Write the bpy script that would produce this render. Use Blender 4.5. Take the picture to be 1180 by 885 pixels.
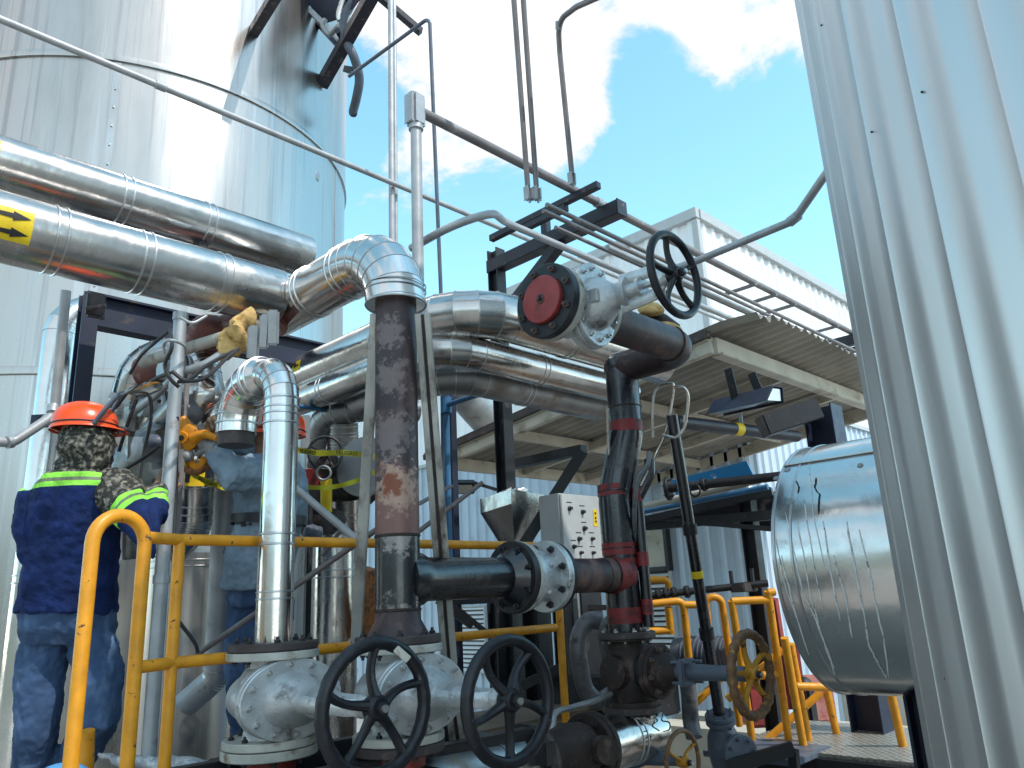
import bpy, bmesh, math, random
from mathutils import Vector as V, Matrix, noise as mnoise
random.seed(7)
R_ = math.radians
sc = bpy.context.scene
col = sc.collection
for o in list(bpy.data.objects): bpy.data.objects.remove(o)

# ------------------------------------------------------------------ camera
CAM = V((0, 0, 1.6))
YAW, PITCH, ROLL, FPX = R_(44.1), R_(15.5), R_(2.77), 886.0
fh = V((math.cos(YAW), math.sin(YAW), 0)); rh = V((math.sin(YAW), -math.cos(YAW), 0)); up = V((0, 0, 1))
F = fh*math.cos(PITCH) + up*math.sin(PITCH)
U0 = up*math.cos(PITCH) - fh*math.sin(PITCH)
Rt = rh*math.cos(ROLL) - U0*math.sin(ROLL)
Up = U0*math.cos(ROLL) + rh*math.sin(ROLL)
# world X = receding to the right, world Y = receding to the left
DX, DY, DZ = V((1,0,0)), V((0,1,0)), V((0,0,1))
def ray(x, y): return F + Rt*((x-590)/FPX) - Up*((y-442.5)/FPX)
def pt(x, y, d): return CAM + ray(x, y)*d
def rz(x, y, z):
    r = ray(x, y); return CAM + r*((z-CAM.z)/r.z)
def rX(x, y, X):
    r = ray(x, y); return CAM + r*((X-CAM.x)/r.x)
def rY(x, y, Y):
    r = ray(x, y); return CAM + r*((Y-CAM.y)/r.y)
def proj(p):
    q = p-CAM; d = q.dot(F)
    return (590+FPX*q.dot(Rt)/d, 442.5-FPX*q.dot(Up)/d, d)
def depth(p): return (p-CAM).dot(F)
def atx(p, d, x):        # point p+t*d that stands at picture column x
    u = (x-590)/FPX; q = p-CAM
    t = (u*q.dot(F)-q.dot(Rt))/(d.dot(Rt)-u*d.dot(F)); return p+d*t
def aty(p, d, y):
    u = (442.5-y)/FPX; q = p-CAM
    t = (u*q.dot(F)-q.dot(Up))/(d.dot(Up)-u*d.dot(F)); return p+d*t
def vy(p, y): return aty(p, DZ, y)
camd = bpy.data.cameras.new('camera'); cam = bpy.data.objects.new('camera', camd); col.objects.link(cam)
m = Matrix((Rt, Up, -F)).transposed().to_4x4(); m.translation = CAM
cam.matrix_world = m
camd.sensor_width = 36; camd.lens = FPX/1180*36; camd.clip_start = .05; camd.clip_end = 2000
sc.camera = cam

# ------------------------------------------------------------------ mesh builder
def frame(d):
    d = d.normalized()
    a = V((0,0,1)) if abs(d.z) < .9 else V((1,0,0))
    x = a.cross(d).normalized(); y = d.cross(x).normalized()
    return x, y, d
class MB:
    def __init__(s): s.v = []; s.f = []
    def add(s, vs, fs):
        n = len(s.v); s.v += [V(v) for v in vs]; s.f += [tuple(i+n for i in f) for f in fs]; return s
    def lathe(s, o, d, prof, seg=32, sx=1, sy=1, cap=(True, True)):
        x, y, z = frame(d); vs = []; fs = []
        for t, r in prof:
            for k in range(seg):
                a = 2*math.pi*k/seg; vs.append(o+z*t+x*(r*sx*math.cos(a))+y*(r*sy*math.sin(a)))
        for i in range(len(prof)-1):
            for k in range(seg):
                k2 = (k+1) % seg
                fs.append((i*seg+k, i*seg+k2, (i+1)*seg+k2, (i+1)*seg+k))
        if cap[0]: fs.append(tuple(reversed(range(seg))))
        if cap[1]: fs.append(tuple(range((len(prof)-1)*seg, len(prof)*seg)))
        return s.add(vs, fs)
    def cyl(s, a, b, r, r2=None, seg=24):
        d = b-a; return s.lathe(a, d, [(0, r), (d.length, r if r2 is None else r2)], seg)
    def disc(s, c, d, r, t, bev=.003, seg=48):     # round plate from c along d, thickness t
        return s.lathe(c, d, [(0, r-bev), (bev, r), (t-bev, r), (t, r-bev)], seg)
    def sweep(s, pts, r, seg=24, closed=False, caps=True, sx=1, sy=1):
        n = len(pts); rs = r if isinstance(r, (list, tuple)) else [r]*n
        vs = []; fs = []; x = None
        for i, p in enumerate(pts):
            if closed: d0 = (p-pts[i-1]).normalized(); d1 = (pts[(i+1) % n]-p).normalized()
            else:
                d0 = (p-pts[i-1]).normalized() if i else (pts[1]-p).normalized()
                d1 = (pts[i+1]-p).normalized() if i < n-1 else d0
            t = (d0+d1).normalized()
            if x is None: x, _, _ = frame(d0)
            x = (x-d0*x.dot(d0)).normalized(); y = d0.cross(x)
            for k in range(seg):
                a = 2*math.pi*k/seg; w = x*(rs[i]*sx*math.cos(a))+y*(rs[i]*sy*math.sin(a))
                w = w-d0*(w.dot(t)/max(.3, d0.dot(t)))
                vs.append(p+w)
            x = (x-d1*x.dot(d1)).normalized() if abs(x.dot(d1)) < .999 else x
        m = n if closed else n-1
        for i in range(m):
            j = (i+1) % n
            for k in range(seg):
                k2 = (k+1) % seg; fs.append((i*seg+k, i*seg+k2, j*seg+k2, j*seg+k))
        if caps and not closed:
            fs.append(tuple(reversed(range(seg)))); fs.append(tuple(range((n-1)*seg, n*seg)))
        return s.add(vs, fs)
    def torus(s, c, d, R, r, seg=48, rs=12, sx=1):
        x, y, z = frame(d)
        return s.sweep([c+x*(R*math.cos(2*math.pi*k/seg))+y*(R*sx*math.sin(2*math.pi*k/seg)) for k in range(seg)], r, rs, closed=True)
    def box(s, c, sx, sy, sz, ax=None, bev=0):
        ax = ax or (DX, DY, DZ); bm = bmesh.new()
        bmesh.ops.create_cube(bm, size=1)
        for v in bm.verts: v.co = V((v.co.x*sx, v.co.y*sy, v.co.z*sz))
        if bev: bmesh.ops.bevel(bm, geom=bm.edges[:], offset=min(bev, sx*.4, sy*.4, sz*.4), segments=2, affect='EDGES')
        bm.verts.ensure_lookup_table()
        vs = [c+ax[0]*v.co.x+ax[1]*v.co.y+ax[2]*v.co.z for v in bm.verts]
        fs = [tuple(v.index for v in f.verts) for f in bm.faces]; bm.free()
        return s.add(vs, fs)
    def bar(s, a, b, w, h, upv=None, bev=.002):      # rectangular bar from a to b
        d = (b-a); L = d.length; d = d.normalized(); u = upv or (DZ if abs(d.z) < .9 else DX)
        x = d.cross(u).normalized(); y = x.cross(d).normalized()
        return s.box((a+b)/2, L, w, h, (d, x, y), bev)
    def prof(s, a, b, poly, upv=None):              # extrude 2-d polygon (side, up) from a to b
        d = (b-a).normalized(); u = upv or (DZ if abs(d.z) < .9 else DX)
        x = d.cross(u).normalized(); y = x.cross(d).normalized(); n = len(poly)
        vs = [a+x*p[0]+y*p[1] for p in poly]+[b+x*p[0]+y*p[1] for p in poly]
        fs = [(i, (i+1) % n, n+(i+1) % n, n+i) for i in range(n)]+[tuple(reversed(range(n))), tuple(range(n, 2*n))]
        return s.add(vs, fs)
    def quad(s, a, b, c, d): return s.add([a, b, c, d], [(0, 1, 2, 3)])
    def ball(s, c, r, sx=1, sy=1, sz=1, ax=None, seg=20, rings=12):
        ax = ax or (DX, DY, DZ); vs = []; fs = []
        for i in range(rings+1):
            th = math.pi*i/rings
            for k in range(seg):
                a = 2*math.pi*k/seg
                vs.append(c+ax[0]*(r*sx*math.sin(th)*math.cos(a))+ax[1]*(r*sy*math.sin(th)*math.sin(a))+ax[2]*(r*sz*math.cos(th)))
        for i in range(rings):
            for k in range(seg):
                k2 = (k+1) % seg; fs.append((i*seg+k, (i+1)*seg+k, (i+1)*seg+k2, i*seg+k2))
        return s.add(vs, fs)
def fillet(pts, rad, n=6):
    out = [pts[0]]
    for i in range(1, len(pts)-1):
        p = pts[i]; a = (pts[i-1]-p); b = (pts[i+1]-p); la, lb = a.length, b.length; a.normalize(); b.normalize()
        ang = a.angle(b)
        if ang > 3.1: out.append(p); continue
        rr = rad[i-1] if isinstance(rad, (list, tuple)) else rad
        t = min(rr/math.tan(ang/2), la*.49 if i > 1 else la*.98, lb*.49 if i < len(pts)-2 else lb*.98); rr = t*math.tan(ang/2)
        c = p+(a+b).normalized()*(rr/math.sin(ang/2))
        s0 = (p+a*t)-c; s1 = (p+b*t)-c; tot = s0.angle(s1)
        for k in range(n+1):
            f = k/n; v = (s0*math.sin((1-f)*tot)+s1*math.sin(f*tot))/math.sin(tot); out.append(c+v)
    out.append(pts[-1]); return out
def smooth(pts, n=8):
    P = [pts[0]*2-pts[1]]+list(pts)+[pts[-1]*2-pts[-2]]; out = []
    for i in range(1, len(P)-2):
        for k in range(n):
            t = k/n; a, b, c, d = P[i-1], P[i], P[i+1], P[i+2]
            out.append(.5*((2*b)+(c-a)*t+(2*a-5*b+4*c-d)*t*t+(3*b-a-3*c+d)*t*t*t))
    out.append(pts[-1]); return out

# ------------------------------------------------------------------ objects
BASE = {}
def tag(o, label=None, cat=None, group=None, kind=None):
    if label: o['label'] = label
    if cat: o['category'] = cat
    if group: o['group'] = group
    if kind: o['kind'] = kind
    return o
def mesh_of(name, mb, mat, base, ang=35):
    me = bpy.data.meshes.new(name); me.from_pydata([v-base for v in mb.v], [], mb.f)
    bm = bmesh.new(); bm.from_mesh(me); bmesh.ops.recalc_face_normals(bm, faces=bm.faces[:]); bm.to_mesh(me); bm.free()
    me.polygons.foreach_set('use_smooth', [True]*len(me.polygons))
    me.set_sharp_from_angle(angle=R_(ang)); me.materials.append(mat); me.update(); return me
def thing(name, label, cat, loc, group=None):
    o = bpy.data.objects.new(name, None); col.objects.link(o); o.location = loc; o.empty_display_size = .05
    BASE[o.name] = V(loc); return tag(o, label, cat, group)
def part(name, mb, mat, parent, label=None, ang=35):
    b = BASE[parent.name]; o = bpy.data.objects.new(name, mesh_of(name, mb, mat, b, ang)); col.objects.link(o); o.parent = parent
    # a single-mesh thing can be a parent too: its children share its origin
    BASE[o.name] = b
    if label: o['label'] = label
    return o
def one(name, mb, mat, label=None, cat=None, group=None, kind=None, ang=35):
    xs = [v.x for v in mb.v]; ys = [v.y for v in mb.v]; zs = [v.z for v in mb.v]
    b = V(((min(xs)+max(xs))/2, (min(ys)+max(ys))/2, min(zs)))
    o = bpy.data.objects.new(name, mesh_of(name, mb, mat, b, ang)); col.objects.link(o); o.location = b; BASE[o.name] = b
    return tag(o, label, cat, group, kind)
def struct(name, mb, mat, ang=35): return one(name, mb, mat, kind='structure', ang=ang)
_bm = {}
def bolts(parent, c, d, R, n, size, mat, ph=0, name='bolt', stud=.8, sx=1, sy=1):
    # hexagon heads standing on the plane through c, pointing along d
    key = (round(size, 4), mat.name, stud)
    if key not in _bm:
        mb = MB(); mb.lathe(V((0,0,-.001)), DZ, [(0, size), (size*.8, size), (size*.95, size*.85)], 6)
        if stud: mb.lathe(V((0,0,size*.9)), DZ, [(0, size*.5), (size*stud, size*.5)], 8)
        _bm[key] = mesh_of(name, mb, mat, V((0,0,0)), 30)
    x, y, z = frame(d); rot = Matrix((x, y, z)).transposed().to_4x4(); b = BASE[parent.name]
    for k in range(n):
        a = 2*math.pi*k/n+ph; o = bpy.data.objects.new(name, _bm[key]); col.objects.link(o); o.parent = parent
        mm = rot.copy(); mm.translation = c+x*(R*sx*math.cos(a))+y*(R*sy*math.sin(a))-b; o.matrix_local = mm

# ------------------------------------------------------------------ materials
def nt(m): return m.node_tree.nodes, m.node_tree.links
def mat(name, c, rough=.5, metal=0, c2=None, sc2=6, th=.55, w2=.12, rough2=None, metal2=None, bump=.0, bsc=60, st=(1,1,1), wav=0, wsc=3, rvar=.1, dark=.25, spec=.5):
    """base colour c broken up by a darker cloud, patches of c2, rough/bump noise; st stretches the patches"""
    m = bpy.data.materials.new(name); m.use_nodes = True; N, L = nt(m); b = N['Principled BSDF']
    tc = N.new('ShaderNodeTexCoord'); mp = N.new('ShaderNodeMapping'); mp.inputs['Scale'].default_value = st
    L.new(tc.outputs['Object'], mp.inputs[0])
    n1 = N.new('ShaderNodeTexNoise'); n1.inputs['Scale'].default_value = sc2*.7; n1.inputs['Detail'].default_value = 5
    n2 = N.new('ShaderNodeTexNoise'); n2.inputs['Scale'].default_value = sc2; n2.inputs['Detail'].default_value = 9; n2.inputs['Roughness'].default_value = .65
    ad = N.new('ShaderNodeMapping'); ad.inputs['Location'].default_value = (3.3, 7.1, 1.7); L.new(mp.outputs[0], ad.inputs[0])
    L.new(mp.outputs[0], n1.inputs['Vector']); L.new(ad.outputs[0], n2.inputs['Vector'])
    r1 = N.new('ShaderNodeMapRange'); r1.inputs[1].default_value = .3; r1.inputs[2].default_value = .7; r1.inputs[3].default_value = 1-dark; r1.inputs[4].default_value = 1.0+dark*.3
    L.new(n1.outputs['Fac'], r1.inputs[0])
    mul = N.new('ShaderNodeVectorMath'); mul.operation = 'SCALE'; mul.inputs[0].default_value = c; L.new(r1.outputs[0], mul.inputs['Scale'])
    out = mul.outputs[0]; fac = None
    if c2:
        r2 = N.new('ShaderNodeMapRange'); r2.inputs[1].default_value = th; r2.inputs[2].default_value = th+w2; L.new(n2.outputs['Fac'], r2.inputs[0]); fac = r2.outputs[0]
        mx = N.new('ShaderNodeMix'); mx.data_type = 'RGBA'; L.new(fac, mx.inputs[0]); L.new(out, mx.inputs[6]); mx.inputs[7].default_value = (*c2, 1); out = mx.outputs[2]
    L.new(out, b.inputs['Base Color'])
    rr = N.new('ShaderNodeMapRange'); rr.inputs[1].default_value = .3; rr.inputs[2].default_value = .7; rr.inputs[3].default_value = max(.03, rough-rvar); rr.inputs[4].default_value = min(1, rough+rvar); L.new(n2.outputs['Fac'], rr.inputs[0]); ro = rr.outputs[0]
    if fac and rough2 is not None:
        mr = N.new('ShaderNodeMix'); L.new(fac, mr.inputs[0]); L.new(ro, mr.inputs[2]); mr.inputs[3].default_value = rough2; ro = mr.outputs[0]
    L.new(ro, b.inputs['Roughness'])
    if fac and metal2 is not None:
        mm = N.new('ShaderNodeMix'); L.new(fac, mm.inputs[0]); mm.inputs[2].default_value = metal; mm.inputs[3].default_value = metal2; L.new(mm.outputs[0], b.inputs['Metallic'])
    else: b.inputs['Metallic'].default_value = metal
    b.inputs['Specular IOR Level'].default_value = spec
    prev = None
    if wav:
        n4 = N.new('ShaderNodeTexNoise'); n4.inputs['Scale'].default_value = wsc; n4.inputs['Detail'].default_value = 2; L.new(mp.outputs[0], n4.inputs['Vector'])
        bw = N.new('ShaderNodeBump'); bw.inputs['Strength'].default_value = 1; bw.inputs['Distance'].default_value = wav; L.new(n4.outputs['Fac'], bw.inputs['Height']); prev = bw.outputs[0]
    if bump:
        n3 = N.new('ShaderNodeTexNoise'); n3.inputs['Scale'].default_value = bsc; n3.inputs['Detail'].default_value = 4; L.new(mp.outputs[0], n3.inputs['Vector'])
        bp = N.new('ShaderNodeBump'); bp.inputs['Strength'].default_value = 1; bp.inputs['Distance'].default_value = bump; L.new(n3.outputs['Fac'], bp.inputs['Height'])
        if prev: L.new(prev, bp.inputs['Normal'])
        prev = bp.outputs[0]
    if prev: L.new(prev, b.inputs['Normal'])
    return m
def streak(m, colr, amt=.5, scale=(14,14,.7), th=.55, w=.2):
    """long vertical run marks on top of an existing material"""
    N, L = nt(m); b = N['Principled BSDF']; src = b.inputs['Base Color'].links[0].from_socket
    tc = N.new('ShaderNodeTexCoord'); mp = N.new('ShaderNodeMapping'); mp.inputs['Scale'].default_value = scale; L.new(tc.outputs['Object'], mp.inputs[0])
    n = N.new('ShaderNodeTexNoise'); n.inputs['Scale'].default_value = 1; n.inputs['Detail'].default_value = 6; n.inputs['Roughness'].default_value = .6; L.new(mp.outputs[0], n.inputs['Vector'])
    r = N.new('ShaderNodeMapRange'); r.inputs[1].default_value = th; r.inputs[2].default_value = th+w; r.inputs[4].default_value = amt; L.new(n.outputs['Fac'], r.inputs[0])
    mx = N.new('ShaderNodeMix'); mx.data_type = 'RGBA'; L.new(r.outputs[0], mx.inputs[0]); L.new(src, mx.inputs[6]); mx.inputs[7].default_value = (*colr, 1); L.new(mx.outputs[2], b.inputs['Base Color'])
    return m
M = {}
M['tank'] = streak(streak(mat('tank_steel', (.53,.50,.475), .31, 1, (.39,.37,.355), 1.4, .5, .2, rough2=.45, bump=.0004, bsc=30, st=(1,1,.16), wav=.035, wsc=1.3, dark=.2), (.26,.26,.27), .55, (22,22,.35), .54, .14), (.62,.61,.60), .6, (9,9,.25), .6, .08)
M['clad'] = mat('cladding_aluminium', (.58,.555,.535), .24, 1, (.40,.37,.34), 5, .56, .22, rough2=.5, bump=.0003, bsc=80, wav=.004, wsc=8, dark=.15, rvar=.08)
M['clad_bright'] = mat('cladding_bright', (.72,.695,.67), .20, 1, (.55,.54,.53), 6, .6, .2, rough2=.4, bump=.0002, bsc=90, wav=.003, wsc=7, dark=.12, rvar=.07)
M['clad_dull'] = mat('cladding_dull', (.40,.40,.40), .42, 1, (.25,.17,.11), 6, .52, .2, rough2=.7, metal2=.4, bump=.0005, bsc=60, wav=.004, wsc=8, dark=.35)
M['bead'] = mat('band_metal', (.60,.60,.61), .35, 1, dark=.2)
M['ribbed'] = mat('ribbed_sheet', (.66,.635,.63), .50, 1, (.57,.55,.545), 2.0, .5, .3, rough2=.36, bump=.0003, bsc=50, st=(1,1,.25), wav=.007, wsc=2.0, dark=.1, rvar=.05)
M['yellow'] = mat('yellow_paint', (.76,.315,.014), .42, 0, (.10,.06,.03), 26, .63, .03, rough2=.8, bump=.0006, bsc=90, dark=.22)
M['yellow_old'] = mat('yellow_paint_worn', (.60,.27,.02), .55, 0, (.09,.045,.025), 22, .56, .06, rough2=.85, bump=.0012, bsc=70, dark=.3)
M['navy'] = mat('navy_steel', (.010,.015,.042), .5, 0, (.06,.045,.04), 9, .6, .1, bump=.0005, bsc=70, dark=.4)
M['black'] = mat('black_steel', (.014,.014,.018), .5, 0, (.09,.065,.05), 14, .6, .1, rough2=.75, bump=.0007, bsc=70, dark=.4)
M['beam'] = mat('dark_violet_steel', (.022,.020,.032), .45, 0, (.16,.12,.11), 10, .58, .12, rough2=.7, bump=.0008, bsc=60, dark=.4)
M['blackpipe'] = mat('black_pipe', (.008,.009,.016), .25, 0, (.075,.062,.058), 7, .55, .2, rough2=.6, bump=.0006, bsc=60, dark=.4, spec=.9)
M['rustpipe'] = mat('rusted_pipe', (.060,.038,.042), .5, .2, (.27,.16,.135), 9, .50, .25, rough2=.75, bump=.001, bsc=60, dark=.5, st=(1,1,.6))
M['rust'] = mat('rust_steel', (.035,.021,.018), .7, 0, (.16,.10,.08), 12, .54, .2, bump=.0025, bsc=50, dark=.5)
M['silver'] = mat('silver_paint', (.62,.64,.65), .36, .5, (.17,.155,.14), 11, .56, .14, rough2=.75, bump=.0022, bsc=110, dark=.35)
M['flange'] = mat('flange_grey', (.52,.51,.46), .55, .1, (.20,.14,.08), 13, .55, .14, bump=.0012, bsc=80, dark=.3)
M['flange_dark'] = mat('flange_dark', (.07,.055,.055), .6, .1, (.2,.12,.09), 14, .56, .14, bump=.001, bsc=80, dark=.4)
M['red'] = mat('red_paint', (.31,.040,.036), .5, 0, (.10,.03,.03), 14, .56, .15, bump=.0008, bsc=70, dark=.35)
M['redband'] = mat('red_band_paint', (.27,.028,.030), .5, 0, (.05,.02,.025), 16, .52, .1, bump=.0008, bsc=70, dark=.4)
M['conduit'] = mat('conduit_grey', (.42,.42,.43), .45, .35, (.20,.17,.15), 12, .62, .12, bump=.0004, bsc=70, dark=.25)
M['conduit_dark'] = mat('conduit_weathered', (.23,.20,.20), .5, .3, (.38,.36,.36), 9, .58, .15, bump=.0004, bsc=70, dark=.3)
M['galv'] = mat('galvanised', (.42,.44,.46), .5, .5, (.22,.18,.15), 10, .58, .12, rough2=.8, bump=.0006, bsc=80, dark=.3)
M['strut'] = mat('old_strut', (.50,.47,.43), .7, .15, (.14,.11,.09), 12, .52, .16, bump=.0015, bsc=50, dark=.4, st=(1,1,.5))
M['wheel'] = mat('black_wheel_paint', (.009,.009,.014), .42, 0, (.10,.09,.09), 26, .64, .06, rough2=.7, bump=.0012, bsc=60, dark=.4)
M['bolt'] = mat('bolt_dark', (.05,.05,.055), .45, .6, (.2,.15,.12), 40, .6, .1, dark=.3)
M['bolt_zinc'] = mat('bolt_zinc', (.55,.55,.54), .35, .8, dark=.25)
M['bluegrey'] = mat('blue_grey_paint', (.105,.125,.165), .45, 0, (.2,.18,.16), 20, .62, .1, bump=.0008, bsc=80, dark=.3)
M['cream'] = mat('cream_paint', (.62,.56,.46), .6, 0, (.22,.16,.10), 5, .55, .2, bump=.0008, bsc=50, dark=.25)
M['sheet_under'] = mat('old_roof_sheet', (.38,.345,.295), .62, .05, (.48,.44,.38), 2.5, .5, .25, bump=.0006, bsc=50, dark=.4)
M['white_sheet'] = streak(mat('white_cladding', (.78,.79,.80), .55, 0, (.5,.5,.5), 2, .62, .2, dark=.1), (.5,.48,.45), .25, (5,5,.4))
M['blue_sheet'] = streak(mat('pale_blue_cladding', (.50,.60,.70), .5, 0, (.4,.44,.5), 3, .6, .2, dark=.12), (.36,.36,.36), .3, (6,6,.5))
M['blue'] = mat('blue_paint', (.03,.13,.26), .45, 0, (.02,.05,.12), 16, .58, .1, dark=.3)
M['panel'] = mat('panel_grey', (.44,.45,.45), .45, 0, (.34,.34,.33), 10, .6, .1, dark=.1)
M['dark'] = mat('dark_plastic', (.02,.02,.022), .45, dark=.3)
M['insul'] = mat('lagging_tape', (.20,.20,.215), .5, .35, (.10,.09,.09), 15, .55, .1, bump=.004, bsc=28, dark=.4)
M['wool'] = mat('glass_wool', (.70,.46,.18), .95, 0, (.35,.19,.05), 22, .52, .1, bump=.012, bsc=35, dark=.4)
M['concrete'] = mat('concrete', (.36,.34,.31), .85, 0, (.22,.20,.18), 3, .52, .2, bump=.003, bsc=25, dark=.25)
M['ground'] = mat('yard_ground', (.32,.30,.275), .9, 0, (.22,.20,.18), .7, .5, .2, bump=.004, bsc=12, dark=.25)
M['beige'] = mat('beige_render', (.52,.48,.40), .8, 0, (.35,.31,.25), 3, .58, .2, bump=.001, bsc=40, dark=.15)
M['wood'] = mat('weathered_board', (.22,.16,.11), .85, 0, (.10,.075,.05), 6, .5, .2, bump=.003, bsc=30, st=(.4,.4,4), dark=.4)
M['glass'] = mat('dark_glass', (.03,.04,.05), .1, 0, dark=.1, spec=.8)
M['wire'] = mat('black_cable', (.022,.021,.024), .5, dark=.2)
M['ss'] = mat('stainless_tube', (.60,.55,.50), .3, 1, (.25,.2,.17), 20, .55, .15, dark=.2)
M['tape'] = mat('caution_tape', (.60,.56,.03), .45, 0, dark=.2)
M['ink'] = mat('black_ink', (.012,.012,.012), .6, dark=.1)
M['label_yellow'] = mat('label_yellow', (.80,.55,.01), .5, 0, (.45,.3,.03), 30, .6, .1, dark=.15)
M['plastic_wrap'] = mat('clear_film', (.42,.45,.48), .25, 0, (.65,.68,.7), 16, .5, .1, bump=.01, bsc=20, dark=.4)

# ------------------------------------------------------------------ pipes
def bead(mb, p, d, r, w=.008, h=.0035, seg=36):
    d = d.normalized(); return mb.lathe(p-d*(w/2), d, [(0, r), (w*.2, r+h), (w*.8, r+h), (w, r)], seg, cap=(False, False))
def clad_pipe(parent, pts, r, rad, mt, nb=5, bands=(), name='cladding', bmat=None, seg=36, seams=True, step=0):
    """sheet metal jacket: gored elbows, raised beads at gores and at the given (segment, fraction) places"""
    P = fillet(pts, rad, nb); mb = MB(); mb.sweep(P, r, seg); o = part(name, mb, mt, parent, ang=12)
    bmat = bmat or M['bead']
    if seams:
        for i in range(1, len(P)-1):
            t = ((P[i]-P[i-1]).normalized()+(P[i+1]-P[i]).normalized())
            q = MB(); bead(q, P[i], t, r*1.003, .006, .0022); part('seam_bead', q, bmat, o)
    for (i, f) in bands:
        a, b = pts[i], pts[i+1]; d = (b-a).normalized(); c = a.lerp(b, f)
        for s in (-.018, .018):
            q = MB(); bead(q, c+d*s, d, r*1.002, .009, .004); part('band', q, bmat, o)
    return o
def pipe(parent, pts, r, rad=.05, mt=None, n=8, name='pipe', seg=20, label=None):
    mb = MB(); mb.sweep(fillet(pts, rad, n) if len(pts) > 2 else pts, r, seg); return part(name, mb, mt, parent, label)
def pipe1(name, label, cat, pts, r, mt, rad=.05, n=8, seg=16, group=None):
    mb = MB(); mb.sweep(fillet(pts, rad, n) if len(pts) > 2 else pts, r, seg); return one(name, mb, mt, label, cat, group)
def cable(name, label, pts, r, mt, cat='cable', group=None, n=8, seg=8):
    mb = MB(); mb.sweep(smooth(pts, n), r, seg); return one(name, mb, mt, label, cat, group)
def pv(*a): return [pt(*p) for p in a]

def handwheel(parent, c, d, R, r, mt, spokes=5, ph=.2, curve=0, hubr=.03, wavy=0, rim=None):
    x, y, z = frame(d); mb = MB(); n = 80
    rr = [r*(1+wavy*(.5+.5*math.sin(k*2*math.pi*22/n))) for k in range(n)]
    mb.sweep([c+x*(R*math.cos(2*math.pi*k/n))+y*(R*math.sin(2*math.pi*k/n)) for k in range(n)], rr, 14, closed=True)
    w = part('handwheel', mb, rim or mt, parent)
    h = MB(); h.lathe(c-z*.028, z, [(0, hubr*.8), (.01, hubr), (.045, hubr), (.055, hubr*.8)], 24); part('hub', h, mt, w)
    h = MB(); h.lathe(c+z*.026, z, [(0, hubr*.52), (.016, hubr*.52)], 6); part('nut', h, M['bolt'], w)
    h = MB(); h.cyl(c+z*.026, c+z*.05, hubr*.3, seg=12); part('stem_end', h, M['bolt_zinc'], w)
    for k in range(spokes):
        a = 2*math.pi*k/spokes+ph; e = x*math.cos(a)+y*math.sin(a); t = z.cross(e)
        q = MB(); P = [c+e*(hubr*.7+(R-hubr*.7)*i/6)+t*(curve*math.sin(math.pi*i/6))-z*(.012*math.sin(math.pi*i/6)) for i in range(7)]
        q.sweep(P, [r*1.15, r*.95, r*.85, r*.8, r*.8, r*.85, r*1.0], 10, sx=1, sy=.8); part('spoke', q, mt, w)
    return w
def flange(parent, c, d, R, t, mt, n=8, bs=.012, bm=None, face=(True, True), ph=.2, name='flange', bc=.8, stud=.8, ring=.0):
    d = d.normalized(); mb = MB(); mb.disc(c, d, R, t); o = part(name, mb, mt, parent)
    if face[0]: bolts(o, c, -d, R*bc, n, bs, bm or M['bolt'], ph, stud=stud)
    if face[1]: bolts(o, c+d*t, d, R*bc, n, bs, bm or M['bolt'], ph, stud=stud)
    return o
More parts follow.
